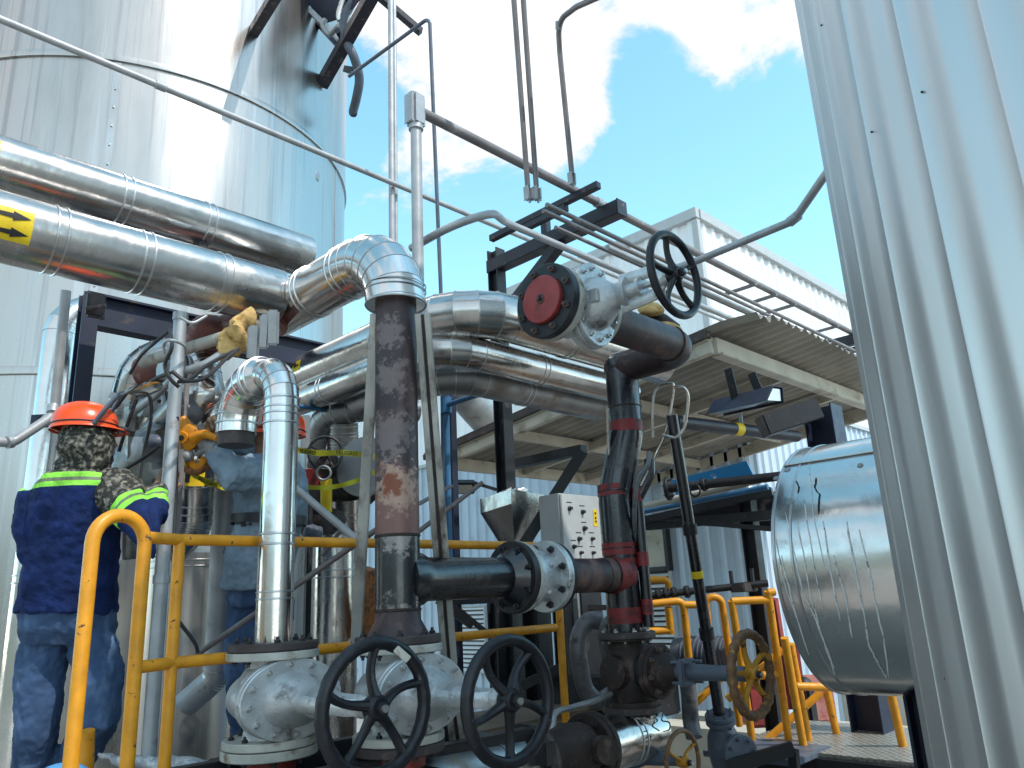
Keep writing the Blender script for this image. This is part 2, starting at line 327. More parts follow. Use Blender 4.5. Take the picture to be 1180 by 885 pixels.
def gate_valve(name, label, C, run, bon, s=1, mt=None, fm=None, wm=None, wheelR=.2, wheelr=.016, Lb=.45, half=.15, fR=.15, fD=.0, flat=True, bz=None, spokes=5, ph=.2, rects=True, curve=.012, wavy=0, skip=(), hub=.03, group=None, bonz=.10, gm=None, bf=1):
    """rising stem gate valve: run axis `run`, bonnet and wheel along `bon`"""
    mt = mt or M['silver']; fm = fm or M['flange']; wm = wm or M['wheel']; bz = bz or M['bolt_zinc']
    ex, ey = (1.22, .84) if abs(run.z) > .9 else (.82, 1.12); run = run.normalized(); bon = bon.normalized(); side = run.cross(bon).normalized()
    t = thing(name, label, 'valve', C, group)
    mb = MB(); mb.lathe(C-run*half, run, [(0, fR*.62), (half*.35, fR*.56), (half*.6, fR*.72), (half, fR*.8), (half*1.4, fR*.72), (half*1.65, fR*.56), (half*2, fR*.62)], 40)
    body = part('body', mb, mt, t)
    mb = MB(); mb.lathe(C-bon*(fR*.85), bon, [(0, fR*.25), (.015, fR*.48), (.05, fR*.66), (.12, fR*.72), (fR*.85+bonz, fR*.72)], 40, sx=ex, sy=ey); part('gate_housing', mb, mt, t)
    for sgn in (-1, 1):
        if sgn in skip: continue
        th = .026; c0 = C+run*(sgn*half); flange(t, c0-run*(sgn*th) if sgn > 0 else c0, run, fR, th, fm if sgn < 0 or gm is None else gm, 8, .011, M['bolt'], (sgn > 0, sgn < 0), ph=.39)
    # bonnet joint: two plates with rounded corners
    bc = C+bon*bonz; x0 = fR*.98*bf
    for k, (o0, th, mm) in enumerate(((0, .02, mt), (.0225, .02, mt))):
        q = MB(); q.lathe(bc+bon*o0, bon, [(0, x0-.003), (.003, x0), (th-.003, x0), (th, x0-.003)], 48, sx=ex, sy=ey)
        pl = part('bonnet_flange', q, mm, t)
    bolts(pl, bc+bon*.0425, bon, x0*.85, 12, .0105, bz, .1, sx=ex*1.0, sy=ey, stud=1.1)
    q = MB(); q.lathe(bc+bon*.042, bon, [(0, x0*.66), (.03, x0*.62), (.07, x0*.45), (.1, x0*.32), (.13, x0*.3), (.15, x0*.36), (.165, x0*.36)], 36, sx=1+(ex-1)*.7, sy=1+(ey-1)*.7); part('bonnet', q, mt, t)
    for sgn in (-1, 1):
        q = MB(); q.box(bc+bon*.085+side*(sgn*x0*.36), .07, .018, .05, (bon, side, run), .004); part('cast_rib', q, mt, t)
    q = MB(); q.box(bc+bon*.075+(run if abs(run.z) > .9 else -run)*(x0*.42*ey), .075, .055, .02, (bon, side, run), .004); part('name_pad', q, mt, t)
    q = MB(); q.lathe(bc+bon*.20, bon, [(0, x0*.2), (.05, x0*.17), (.055, x0*.26), (.07, x0*.26)], 20); part('gland', q, mt, t)
    end = C+bon*Lb
    for sgn in (-1, 1):
        q = MB(); a = bc+bon*.17+side*(sgn*x0*.34); b = end-bon*.09+side*(sgn*x0*.30)
        q.sweep([a, a.lerp(b, .4)+side*(sgn*.004), b, end-bon*.06+side*(sgn*x0*.1)], [.015, .012, .013, .014], 10, sx=1, sy=1.9); part('yoke_arm', q, mt, t)
        q = MB(); q.cyl(bc+bon*.15+side*(sgn*x0*.20), bc+bon*.29+side*(sgn*x0*.20), .006, seg=8); part('gland_bolt', q, bz, t)
    q = MB(); q.lathe(end-bon*.085, bon, [(0, .028), (.02, .034), (.05, .03), (.06, .022)], 24); part('yoke_nut', q, mt, t)
    q = MB(); q.cyl(bc+bon*.2, end+bon*.03, .011, seg=14); part('stem', q, M['bolt_zinc'], t)
    handwheel(t, end, bon, wheelR, wheelr, wm, spokes, ph, curve, hub, wavy)
    return t
# ------------------------------------------------------------------ sky and sun
SUN_AZ, SUN_EL = 128.0, 52.0          # clockwise from the view direction
a_ = R_(SUN_AZ); sd = (fh*math.cos(a_)+rh*math.sin(a_))*math.cos(R_(SUN_EL))+up*math.sin(R_(SUN_EL))
w = bpy.data.worlds.new('World'); sc.world = w; w.use_nodes = True; N, L = w.node_tree.nodes, w.node_tree.links
bg = N['Background']; bg.inputs[1].default_value = .188
sky = N.new('ShaderNodeTexSky'); sky.sky_type = 'NISHITA'; sky.sun_disc = False; sky.sun_elevation = R_(SUN_EL)
sky.sun_rotation = math.atan2(sd.x, sd.y); sky.altitude = 1500; sky.air_density = 1.0; sky.dust_density = .6; sky.ozone_density = 1.2
hs = N.new('ShaderNodeHueSaturation'); hs.inputs['Hue'].default_value = .458; hs.inputs['Saturation'].default_value = 1.0; hs.inputs['Value'].default_value = 2.25
L.new(sky.outputs[0], hs.inputs['Color'])
tc = N.new('ShaderNodeTexCoord'); sp = N.new('ShaderNodeSeparateXYZ'); L.new(tc.outputs['Generated'], sp.inputs[0])
zz = N.new('ShaderNodeMath'); zz.operation = 'ADD'; zz.inputs[1].default_value = .25; L.new(sp.outputs[2], zz.inputs[0])
zc = N.new('ShaderNodeMath'); zc.operation = 'MAXIMUM'; zc.inputs[1].default_value = .08; L.new(zz.outputs[0], zc.inputs[0])
iv = N.new('ShaderNodeMath'); iv.operation = 'DIVIDE'; iv.inputs[0].default_value = 1; L.new(zc.outputs[0], iv.inputs[1])
pr = N.new('ShaderNodeVectorMath'); pr.operation = 'SCALE'; L.new(tc.outputs['Generated'], pr.inputs[0]); L.new(iv.outputs[0], pr.inputs['Scale'])
cn = N.new('ShaderNodeTexNoise'); cn.inputs['Scale'].default_value = 4.4; cn.inputs['Detail'].default_value = 10; cn.inputs['Roughness'].default_value = .62; cn.inputs['Distortion'].default_value = .25
L.new(pr.outputs[0], cn.inputs['Vector'])
acc = None
def blob(px, py, rad, amt):
    global acc
    d = ray(px, py).normalized(); dist = N.new('ShaderNodeVectorMath'); dist.operation = 'DISTANCE'; dist.inputs[1].default_value = d; L.new(tc.outputs['Generated'], dist.inputs[0])
    r = N.new('ShaderNodeMapRange'); r.interpolation_type = 'SMOOTHSTEP'; r.inputs[1].default_value = 0; r.inputs[2].default_value = rad; r.inputs[3].default_value = amt; r.inputs[4].default_value = 0; L.new(dist.outputs['Value'], r.inputs[0])
    if acc is None: acc = r.outputs[0]
    else:
        a = N.new('ShaderNodeMath'); a.operation = 'ADD'; L.new(acc, a.inputs[0]); L.new(r.outputs[0], a.inputs[1]); acc = a.outputs[0]
for b in ((600, 40, .20, .165), (560, 105, .18, .18), (490, 60, .12, .12), (470, 190, .10, .12), (640, 150, .13, .14), (530, 175, .10, .11), (880, 20, .16, .20), (560, -60, .3, .10), (850, 110, .06, .12), (930, 60, .1, .12), (770, 380, .16, .06), (430, 40, .08, .08),
          (800, 190, .20, -.18), (560, 290, .18, -.18), (745, 70, .08, -.16), (430, 130, .06, -.12), (900, 250, .15, -.14)): blob(*b)
def blobd(d, rad, amt):
    global acc
    dist = N.new('ShaderNodeVectorMath'); dist.operation = 'DISTANCE'; dist.inputs[1].default_value = d.normalized(); L.new(tc.outputs['Generated'], dist.inputs[0])
    r = N.new('ShaderNodeMapRange'); r.interpolation_type = 'SMOOTHSTEP'; r.inputs[1].default_value = 0; r.inputs[2].default_value = rad; r.inputs[3].default_value = amt; r.inputs[4].default_value = 0; L.new(dist.outputs['Value'], r.inputs[0])
    a = N.new('ShaderNodeMath'); a.operation = 'ADD'; L.new(acc, a.inputs[0]); L.new(r.outputs[0], a.inputs[1]); acc = a.outputs[0]
blobd(-fh+up*.45, 1.2, .17); blobd(-fh*.6-rh+up*.5, .8, .12); blobd(-fh*.3+rh+up*.3, .9, .15); blobd(up, .5, .08)  # extra cloud cover out of view, added to whiten what the metal reflects
cs = N.new('ShaderNodeMath'); cs.operation = 'ADD'; L.new(cn.outputs['Fac'], cs.inputs[0]); L.new(acc, cs.inputs[1])
cr = N.new('ShaderNodeMapRange'); cr.interpolation_type = 'SMOOTHSTEP'; cr.inputs[1].default_value = .57; cr.inputs[2].default_value = .70; L.new(cs.outputs[0], cr.inputs[0])
mx = N.new('ShaderNodeMix'); mx.data_type = 'RGBA'; L.new(cr.outputs[0], mx.inputs[0]); L.new(hs.outputs[0], mx.inputs[6]); cv = N.new('ShaderNodeMapRange'); cv.inputs[1].default_value = .58; cv.inputs[2].default_value = .85; cv.inputs[3].default_value = 5.0; cv.inputs[4].default_value = 6.6; L.new(cs.outputs[0], cv.inputs[0])
cvs = N.new('ShaderNodeVectorMath'); cvs.operation = 'SCALE'; cvs.inputs[0].default_value = (.98, 1.0, 1.03); L.new(cv.outputs[0], cvs.inputs['Scale']); L.new(cvs.outputs[0], mx.inputs[7])
L.new(mx.outputs[2], bg.inputs[0])
sl = bpy.data.lights.new('sun', 'SUN'); sl.energy = 3.6; sl.angle = R_(.55); sl.color = (1, .95, .88)
so = bpy.data.objects.new('sun', sl); col.objects.link(so); so.rotation_euler = sd.to_track_quat('Z', 'Y').to_euler()
sc.view_settings.view_transform = 'Standard'; sc.view_settings.look = 'None'; sc.view_settings.exposure = 0; sc.view_settings.gamma = 1

# ------------------------------------------------------------------ ground
g = MB(); g.quad(V((-400,-400,0)), V((400,-400,0)), V((400,400,0)), V((-400,400,0))); struct('ground', g, M['ground'])
def az(a, d, z=0): a = R_(a); return (fh*math.cos(a)+rh*math.sin(a))*d+V((0,0,z))

def ribbed(mb, a, b, z0, z1, pitch=.3, dep=.04, n=None, top=.25, fl=.12, up_to=None):
    """trapezoid-rib wall from a to b (plan points), outer side to the right of a->b"""
    d = (b-a); Ln = d.length; d.normalize(); nrm = V((d.y, -d.x, 0)); k = int(Ln/pitch); pts = []
    for i in range(k):
        s = i*pitch
        for (t, h) in ((0, 0), (pitch*(1-top-2*fl)*.999, 0), (pitch*(1-top-fl), dep), (pitch*(1-fl), dep)): pts.append((s+t, h))
    pts.append((k*pitch, 0)); n = len(pts)
    vs = [V((a.x, a.y, z0))+d*s+nrm*h for s, h in pts]+[V((a.x, a.y, z1))+d*s+nrm*h for s, h in pts]
    return mb.add(vs, [(i, i+1, n+i+1, n+i) for i in range(n-1)])

# ------------------------------------------------------------------ the big storage tank
TD, TR = 7.6, 1.9; TC = az(-27.4, TD)
TA = 'storage tank'
tank = thing('storage_tank', 'huge bare steel cylindrical tank filling the upper left of the photo', 'tank', TC)
zring = 1.6+.539*TD
def tproj(px, py):       # ray onto the tank wall
    r = ray(px, py); o = CAM-TC; A = r.x**2+r.y**2; B = 2*(o.x*r.x+o.y*r.y); C = o.x**2+o.y**2-TR**2; D = max(0, B*B-4*A*C)
    return CAM+r*((-B-math.sqrt(D))/(2*A))
mb = MB(); zt = 9.2
mb.lathe(TC, DZ, [(0, TR), (zring, TR), (zring+.004, TR+.006), (zt, TR+.006)], 160, cap=(False, False)); sh = part('shell', mb, M['tank'], tank, ang=20)
mb = MB(); mb.lathe(TC+DZ*zt, DZ, [(0, TR+.03), (.05, TR+.03), (.45, .02)], 96, cap=(False, True)); part('roof', mb, M['tank'], tank)
zr2 = tproj(60, 427).z
for z in (zring, zr2, 8.1):
    mb = MB(); mb.lathe(TC+DZ*(z-.03), DZ, [(0, TR+.001), (.002, TR+.016), (.012, TR+.018), (.055, TR+.012), (.06, TR+.001)], 160, cap=(False, False)); part('hoop_band', mb, M['tank'], tank)
def tseam(px, py, z0, z1, rivets=True, w=.05):
    p = tproj(px, py); n = V((p.x-TC.x, p.y-TC.y, 0)).normalized(); t = V((-n.y, n.x, 0)); mb = MB()
    mb.box(V((p.x, p.y, (z0+z1)/2))+n*.002, w, .008, z1-z0, (t, n, DZ), .002)
    if rivets:
        z = z0+.1
        while z < z1: mb.ball(V((p.x, p.y, z))+n*.007, .011, seg=8, rings=5); z += .16
    part('vertical_seam', mb, M['clad'], tank)
tseam(128, 150, zr2+.04, zring-.04); tseam(396, 250, zring+.04, zt, False, .02); tseam(60, 330, .2, zr2-.04, False, .03); tseam(385, 300, zr2, zring-.04, False, .02)
# rain stained bolt plate under the bracket
p = tproj(366, 203); n = V((p.x-TC.x, p.y-TC.y, 0)).normalized(); mb = MB(); mb.lathe(p, n, [(0, .05), (.006, .045)], 20, sx=.6, sy=1.1); part('cover_plate', mb, M['clad_dull'], tank)

# bracketed platform at the tank's upper right
pl = thing('tank_platform', 'dark steel bracketed platform jutting from the tank at the top of the photo', 'platform', tproj(366, 100))
def strut(a, b, w=.07, h=.07, mt='beam', name='bracket_strut'):
    mb = MB(); mb.bar(a, b, w, h); return part(name, mb, M[mt], pl)
A = tproj(371, 97); out = V((A.x-TC.x, A.y-TC.y, 0)).normalized()
strut(A, pt(436, -18, depth(A)-.75), .10, .10); strut(tproj(292, 37), pt(322, -12, depth(tproj(292, 37))-.55), .08, .08)
d_ = depth(A)-.35
mb = MB(); mb.add(pv((338, -22, d_+.3), (440, -26, d_-.3), (412, 18, d_-.1), (384, 24, d_+.25)), [(0,1,2,3)])
deck = MB(); q = pv((332, -30, d_+.35), (445, -34, d_-.4), (398, 20, d_+.05), (372, 28, d_+.3)); deck.add(q+[v+DZ*.05 for v in q], [(3,2,1,0), (4,5,6,7), (0,1,5,4), (1,2,6,5), (2,3,7,6), (3,0,4,7)]); part('deck', deck, M['navy'], pl)
strut(pt(346, 2, d_+.35), pt(392, 46, d_+.2), .05, .05, 'galv', 'edge_angle'); strut(pt(352, 10, d_+.45), pt(398, 60, d_+.3), .06, .06, 'navy', 'edge_angle')
strut(pt(428, -12, d_), pt(485, 37, d_), .075, .05); strut(pt(388, 40, d_), pt(412, 26, d_), .06, .05, 'navy'); strut(pt(392, 42, d_+.1), pt(404, 44, d_+.1), .08, .06, 'navy')
strut(pt(399, 80, d_+.4), pt(410, 82, d_+.2), .06, .06, 'black')
mb = MB(); mb.sweep(smooth(pv((375, 22, d_+.1), (372, 30, d_+.1), (380, 40, d_+.1), (390, 30, d_), (398, 36, d_), (402, 12, d_), (406, -5, d_)), 8), .022, 12); part('pipework', mb, M['galv'], pl)
mb = MB(); mb.sweep(smooth(pv((398, -6, d_), (391, 16, d_), (392, 24, d_)), 6), .03, 12); part('pipework', mb, M['clad'], pl)
cable('cable_hose', 'thick dark hose curving down beside the top right of the big tank', pv((414, -10, d_), (398, 18, d_), (397, 42, d_), (408, 66, d_), (414, 90, d_+.1), (411, 112, d_+.2), (407, 128, d_+.3), (408, 130, d_+.3)), .042, M['bluegrey'], 'hose', n=10, seg=14)
pipe1('thin_rod_pipe', 'thin dark pipe rising slantwise then dropping straight down in front of the clouds', 'pipe', pv((402, 88, 5.4), (495, 20, 5.0), (508, 335, 4.78), (513, 700, 4.6)), .0125, M['bluegrey'], .04)
for i, (x0, x1) in enumerate(((448, 451.5), (453, 456))):
    pipe1('riser_tube', ['slim pale riser tube left of its twin beside the tank', 'slim pale riser tube right of its twin, half hidden by it'][i], 'pipe', [vy(pt(x1, 250, 5.3+.05*i), 470), vy(pt(x1, 250, 5.3+.05*i), -200)], .021-.006*i, M['conduit'], seg=12)

# ------------------------------------------------------------------ near ribbed tank at the right
NR = 1.3; NT = 2.24; ND = math.hypot(NT, NR); NC = az(24.8+math.degrees(math.asin(NR/ND)), ND)
near = thing('ribbed_tank', 'close upright tank in bright ribbed sheet along the right edge of the photo', 'tank', NC)
vs = []; fs = []; NRIB = 41; prof = []
thv = V((-NC.x, -NC.y, 0)).normalized(); 
a0 = math.atan2(thv.y, thv.x)+math.acos(NR/ND)      # tangent direction (silhouette)
if (NC+V((math.cos(a0), math.sin(a0), 0))*NR).dot(rh)/(NC+V((math.cos(a0), math.sin(a0), 0))*NR).dot(fh) > .6: a0 = math.atan2(thv.y, thv.x)-math.acos(NR/ND)
for k in range(NRIB):
    for (f, h) in ((0, 0), (.12, .010), (.26, .011), (.40, 0), (.63, 0), (.645, .0025), (.66, 0)): prof.append((2*math.pi*(k+f)/NRIB+a0-.03, NR-.022+h))
n = len(prof)
zs = [-.3, 1.2, 2.4, 3.4, 4.4, 5.3]
for z in zs:
    for a, r in prof: vs.append(NC+V((math.cos(a)*r, math.sin(a)*r, z)))
for j in range(len(zs)-1):
    for i in range(n): fs.append((j*n+i, j*n+(i+1) % n, (j+1)*n+(i+1) % n, (j+1)*n+i))
mb = MB(); mb.add(vs, fs); part('ribbed_shell', mb, M['ribbed'], near, ang=50)
mb = MB(); mb.lathe(NC+DZ*5.3, DZ, [(0, NR+.02), (.06, NR+.02), (.3, .02)], 80); part('roof', mb, M['ribbed'], near)
def nproj(px, py):
    r = ray(px, py); o = CAM-NC; A = r.x**2+r.y**2; B = 2*(o.x*r.x+o.y*r.y); C = o.x**2+o.y**2-(NR-.02)**2; D = max(0, B*B-4*A*C)
    return CAM+r*((-B-math.sqrt(D))/(2*A))
for (x, y) in ((947, 29), (1005, 152), (1063, 106), (1090, 782)):
    p = nproj(x, y); nn = V((p.x-NC.x, p.y-NC.y, 0)).normalized(); mb = MB(); mb.ball(p+nn*.001, .0028, ax=frame(nn), seg=10, rings=6); part('rivet', mb, M['bolt'], near)

# ------------------------------------------------------------------ horizontal tank
HC = pt(957, 652, 3.35); HR = .5*274/FPX*3.35
ht = thing('horizontal_tank', 'shiny horizontal drum with chalky drip marks beside the ribbed tank', 'tank', HC-DZ*HR)
mb = MB(); mb.lathe(HC+DY*.005, -DY, [(-.02, HR*.93), (-.005, HR*.985), (0, HR), (1.05, HR), (1.055, HR*.95)], 120); part('drum', mb, M['clad_bright'], ht, ang=40)
for s in (.005, .075):
    mb = MB(); bead(mb, HC-DY*s, DY, HR*1.001, .012, .003, 120); part('rolled_edge', mb, M['bead'], ht)
mb = MB(); mb.bar(HC+DZ*(HR*.80)+V((-HR*.615,0,0)), HC+DZ*(HR*.80)+V((-HR*.615, -.9, 0)), .012, .006); part('lap_joint', mb, M['bead'], ht)
def hpt(px, py, off=.002):
    r = ray(px, py); o = CAM-HC; A = r.x**2+r.z**2; B = 2*(o.x*r.x+o.z*r.z); C = o.x**2+o.z**2-(HR+off)**2; D = max(0, B*B-4*A*C)
    return CAM+r*((-B-math.sqrt(D))/(2*A))
M['drip'] = mat('chalk_drip', (.85,.85,.83), .8, 0, (.3,.3,.3), 30, .55, .1, dark=.3)
def drip(P, wd, mt, nm='drip_mark'):
    rnd = random.Random(int(P[0][0]*7)); pts = []
    for i in range(len(P)-1):
        for k in range(5):
            f = k/5; pts.append((P[i][0]*(1-f)+P[i+1][0]*f+rnd.uniform(-.7, .7), P[i][1]*(1-f)+P[i+1][1]*f))
    pts.append(P[-1]); vs = []; fs = []
    for i, (x, y) in enumerate(pts):
        ww = wd*(.7+.5*rnd.random())*(.4 if i in (0, len(pts)-1) else 1); vs += [hpt(x-ww/2, y), hpt(x+ww/2, y)]
        if i: k = 2*i; fs.append((k-2, k-1, k+1, k))
    mb = MB(); mb.add(vs, fs); part(nm, mb, mt, ht)
for P, wd in ((((905, 590), (925, 680), (950, 740), (965, 786)), 1.6), (((918, 600), (935, 690), (952, 750), (962, 770)), 1.5), (((900, 640), (915, 700), (932, 755)), 1.3), (((948, 600), (957, 660), (968, 715)), 1.7), (((960, 640), (975, 690), (982, 735)), 1.8), (((975, 600), (990, 680), (1002, 745), (1012, 765), (1022, 782)), 2.0), (((990, 610), (1008, 690), (1018, 735), (1024, 782)), 1.8), (((925, 570), (938, 650), (948, 700)), 1.1), (((893, 620), (902, 665), (917, 712)), 1.2), (((932, 530), (938, 600), (950, 655)), .9)): drip(P, wd, M['drip'])
drip(((940, 550), (939, 562), (944, 570), (943, 592)), 2.0, M['ink'], 'marker_stroke'); drip(((916, 553), (921, 561), (919, 568)), 1.9, M['ink'], 'marker_stroke')
for (x, y, r) in ((894, 551, .012), (991, 536, .012), (910, 578, .018), (907, 541, .014)):
    p = hpt(x, y); nn = (p-HC); nn.y = 0; nn.normalize(); mb = MB(); mb.lathe(p-nn*.002, nn, [(0, r), (.004, r*.9)], 14); part('dark_spot', mb, M['clad_dull'], ht)
mb = MB(); px = HC-DY*.30
q = thing('drum_support_column', 'thick black steel column holding up the shiny drum', 'column', V((px.x, px.y, 0)))
for (a, b, wd, dp) in ((0, 0, .13, .012),):
    for sy in (-1, 1): mb.box(V((px.x, px.y+sy*.062, (HC.z-HR+.02)/2)), .13, .012, HC.z-HR+.02)
    mb.box(V((px.x, px.y, (HC.z-HR+.02)/2)), .012, .11, HC.z-HR+.02)
part('web_and_flanges', mb, M['navy'], q); mb = MB(); mb.box(V((px.x, px.y, .01)), .25, .25, .02, bev=.003); part('base_plate', mb, M['navy'], q)

# ------------------------------------------------------------------ far buildings
CB = pt(800, 248, 15); bw = thing('white_factory_building', 'tall white corrugated building corner rising behind the pipe rack', 'building', V((CB.x, CB.y, 0)))
zb = CB.z; c0 = V((CB.x, CB.y, 0))
mb = MB(); ribbed(mb, c0+DY*16, c0, 0, zb-.02, .34, .045, top=.3, fl=.1); part('side_wall', mb, M['white_sheet'], bw, ang=20)
mb = MB(); ribbed(mb, c0, c0+DX*26, 0, zb-.02, .34, .045, top=.3, fl=.1); part('front_wall', mb, M['white_sheet'], bw, ang=20)
mb = MB(); mb.box(c0+DY*8+DZ*zb-DX*.05, .14, 16.2, .22, bev=.01); mb.box(c0+DX*13+DZ*zb-DY*.05+V((.03, 0, 0)), 26, .14, .218, bev=.01); part('parapet_trim', mb, M['panel'], bw)
mb = MB(); mb.box(c0+DZ*(zb/2-.12)+V((-.035,-.035,0)), .12, .12, zb-.02, bev=.005); part('corner_trim', mb, M['panel'], bw)
mb = MB(); mb.quad(c0+DZ*(zb-.1), c0+DX*26+DZ*(zb-.1), c0+DX*26+DY*16+DZ*(zb-.1), c0+DY*16+DZ*(zb-.1)); part('roof', mb, M['panel'], bw)
# lower shed wall under the canopy
NCP = pt(820, 398, 5.0)                     # near corner of the canopy fascia
bx = NCP.x+3.0; WB = rX(884, 690, bx); by0 = WB.y; by1 = rX(480, 690, bx).y+1.5
sh2 = thing('blue_shed', 'pale blue ribbed shed wall with louvres under the canopy', 'building', V((bx, by0, 0)))
zsh = 3.55
mb = MB(); ribbed(mb, V((bx, by1, 0)), V((bx, by0, 0)), 0, zsh, .17, .025, top=.22, fl=.1); part('side_wall', mb, M['blue_sheet'], sh2, ang=20)
mb = MB(); ribbed(mb, V((bx, by0, 0)), V((bx+5, by0, 0)), 0, zsh, .17, .025, top=.22, fl=.1); part('end_wall', mb, M['blue_sheet'], sh2, ang=20)
mb = MB(); mb.box(V((bx+2.5, (by0+by1)/2, zsh+.02)), 5.1, by1-by0+.1, .05); part('roof', mb, M['panel'], sh2)
def wallrect(x0, y0, x1, y1): a = rX(x0, y0, bx-.03); b = rX(x1, y1, bx-.03); return a, b
def louvre(x0, y0, x1, y1):
    a, b = wallrect(x0, y0, x1, y1); ya, yb = min(a.y, b.y), max(a.y, b.y); za, zb_ = min(a.z, b.z), max(a.z, b.z)
    mb = MB(); fr = .02
    for y in (ya, yb): mb.box(V((bx-.04, y, (za+zb_)/2)), .04, fr, zb_-za+fr)
    for z in (za, zb_): mb.box(V((bx-.04, (ya+yb)/2, z)), .038, yb-ya-fr, fr)
    o = part('louvre', mb, M['panel'], sh2); mb = MB(); nsl = max(4, int((zb_-za)/.055))
    for k in range(nsl):
        z = za+(k+.5)*(zb_-za)/nsl; mb.box(V((bx-.045, (ya+yb)/2, z)), .045, yb-ya-fr, .005, (V((.75, 0, .66)), DY, V((-.66, 0, .75))))
    part('slats', mb, M['white_sheet'], o)
    mb = MB(); mb.box(V((bx-.024, (ya+yb)/2, (za+zb_)/2)), .004, yb-ya-fr, zb_-za-fr); part('backing', mb, M['dark'], o)
louvre(508, 700, 562, 775); louvre(738, 655, 782, 755)
a, b = wallrect(737, 604, 772, 655); ya, yb = min(a.y, b.y), max(a.y, b.y); za, zb_ = min(a.z, b.z), max(a.z, b.z); mb = MB()
for y in (ya, yb): mb.box(V((bx-.03, y, (za+zb_)/2)), .09, .05, zb_-za+.05, bev=.004)
for z in (za, zb_): mb.box(V((bx-.03, (ya+yb)/2, z)), .088, yb-ya-.05, .05, bev=.004)
wn = part('window', mb, M['dark'], sh2); mb = MB(); mb.box(V((bx-.035, (ya+yb)/2, (za+zb_)/2)), .01, yb-ya, zb_-za); part('pane', mb, M['cream'], wn)

# beige wall beyond, at the lower right
bwl = MB(); q = pt(1000, 720, 8.2); bwl.box(V((q.x, q.y-1, q.z/2-.1)), .2, 9, q.z-.2, bev=.01); one('beige_parapet_wall', bwl, M['beige'], 'low beige rendered wall behind the yellow rails at lower right', 'wall')
mb = MB(); c = pt(1010, 660, 12); ribbed(mb, V((c.x, c.y+.6, 0)), V((c.x, c.y-5, 0)), 0, 2.6, .3, .03); mb.box(V((c.x+.6, c.y-2.2, 2.6)), 1.4, 5.8, .08)
one('pale_outbuilding', mb, M['white_sheet'], 'bright white outbuilding glimpsed beside the drum support column', 'building', ang=20)
# unseen shed behind the camera, added to give the polished metal something to mirror
mb = MB(); ribbed(mb, V((-14, -16, 0)), V((-14, 14, 0)), 0, 4.2, .35, .04); mb.box(V((-15, -1, 4.2)), 2.4, 30, .1)
one('reflection_shed', mb, M['beige'], 'long beige ribbed shed out of view, added for the polished metal to mirror', 'building', ang=20)
# ------------------------------------------------------------------ canopy
DYS = V((0, 1, -.12)).normalized()                     # the roof falls gently away to the left
canopy = thing('canopy', 'open lean-to canopy of old corrugated sheet with cream frame', 'canopy', V((NCP.x, NCP.y, 0)))
CLp = atx(NCP, DYS, 503); LY = (CLp-NCP).length; LX = 3.0
OV = .36
def cp(x, s, dz=0): return NCP+DX*x+DYS*s+DZ*dz         # x along the rack, s along the slope
mb = MB(); pitch = .115; npr = int((LX+.25)/pitch*8); vs = []; fs = []
for j, s in enumerate((-OV, -.1, LY*.5, LY+.12)):
    for i in range(npr+1):
        x = -.05+i*pitch/8; sag = .012*math.sin(x*1.7+j)
        vs.append(cp(x, s+(.006*math.sin(i*.21) if j == 0 else 0), .085+.017*math.cos(2*math.pi*i/8)+sag-(.03 if j == 0 and i < 14 else 0)))
for j in range(3):
    for i in range(npr): a = j*(npr+1)+i; fs.append((a, a+1, a+npr+2, a+npr+1))
mb.add(vs, fs); part('roof_sheet', mb, M['sheet_under'], canopy, 'weathered corrugated sheet seen from below', ang=60)
def chan(x0, s0, x1, s1, h=.11, w=.05, dz=0, mt='cream', nm='edge_beam'):
    mb = MB(); a, b = cp(x0, s0, dz), cp(x1, s1, dz); mb.bar(a, b, w, h, DZ, .004); return part(nm, mb, M[mt], canopy)
chan(0, 0, 0, LY, .11, .05, 0); chan(.026, 0, LX, 0, .11, .05, .002); chan(LX, .03, LX, LY); chan(.026, LY, LX, LY)
chan(.0, 0, 0, LY, .035, .10, .045, 'cream', 'edge_lip'); chan(.06, 0, LX, 0, .02, .09, -.05, 'cream', 'edge_lip')
chan(-.05, -.02, -.05, LY+.1, .05, .05, .06, 'flange_dark', 'rain_gutter')
for i, s in enumerate((LY*.36, LY*.7)): chan(.03, s, LX-.03, s, .085, .05, .01, nm='purlin')
for x in (1.1, 2.05): chan(x, .03, x, LY-.03, .07, .05, -.005, nm='cross_beam')
# black rafter with its slanted brace
a = cp(.75, .1, -.07)
# columns
def column(name, label, p, z1, wd=.1, mt='black', cat='column', z0=0, h=True, group=None, rot=None):
    ax = rot or (DX, DY, DZ); t = thing(name, label, cat, V((p.x, p.y, z0)), group); mb = MB(); zc_ = (z0+z1)/2
    c = V((p.x, p.y, zc_))
    if h:
        for s in (-1, 1): mb.box(c+ax[1]*(s*wd/2), wd, .009, z1-z0, ax)
        mb.box(c, .008, wd-.01, z1-z0, ax)
    else: mb.box(c, wd, wd, z1-z0, ax, .004)
    part('shaft', mb, M[mt], t); mb = MB(); mb.box(V((p.x, p.y, z0+.008)), wd*1.9, wd*1.9, .016, ax, .002); part('base_plate', mb, M[mt], t); return t
RK = pt(479, 126, 3.8)                                 # axis of the thick rack conduit
RB = atx(RK, DX, 693)                                  # where it crosses the cantilever beam
bz_ = RB.z-.085
bl = atx(V((RB.x, RB.y, bz_)), DY, 572)
pc = bl
column('rack_post', 'dark steel post under the cantilever beam, grey-faced in its lower half', pc, bl.z+.12, .085)
t = thing('cantilever_beam', 'chunky dark steel beam reaching toward the viewer under the conduits', 'beam', V((RB.x, RB.y, bz_-.05)))
e = atx(V((RB.x, RB.y, bz_)), DY, 716); mb = MB(); mb.bar(bl+DY*.06, e, .09, .095, bev=.004); part('box_section', mb, M['beam'], t)
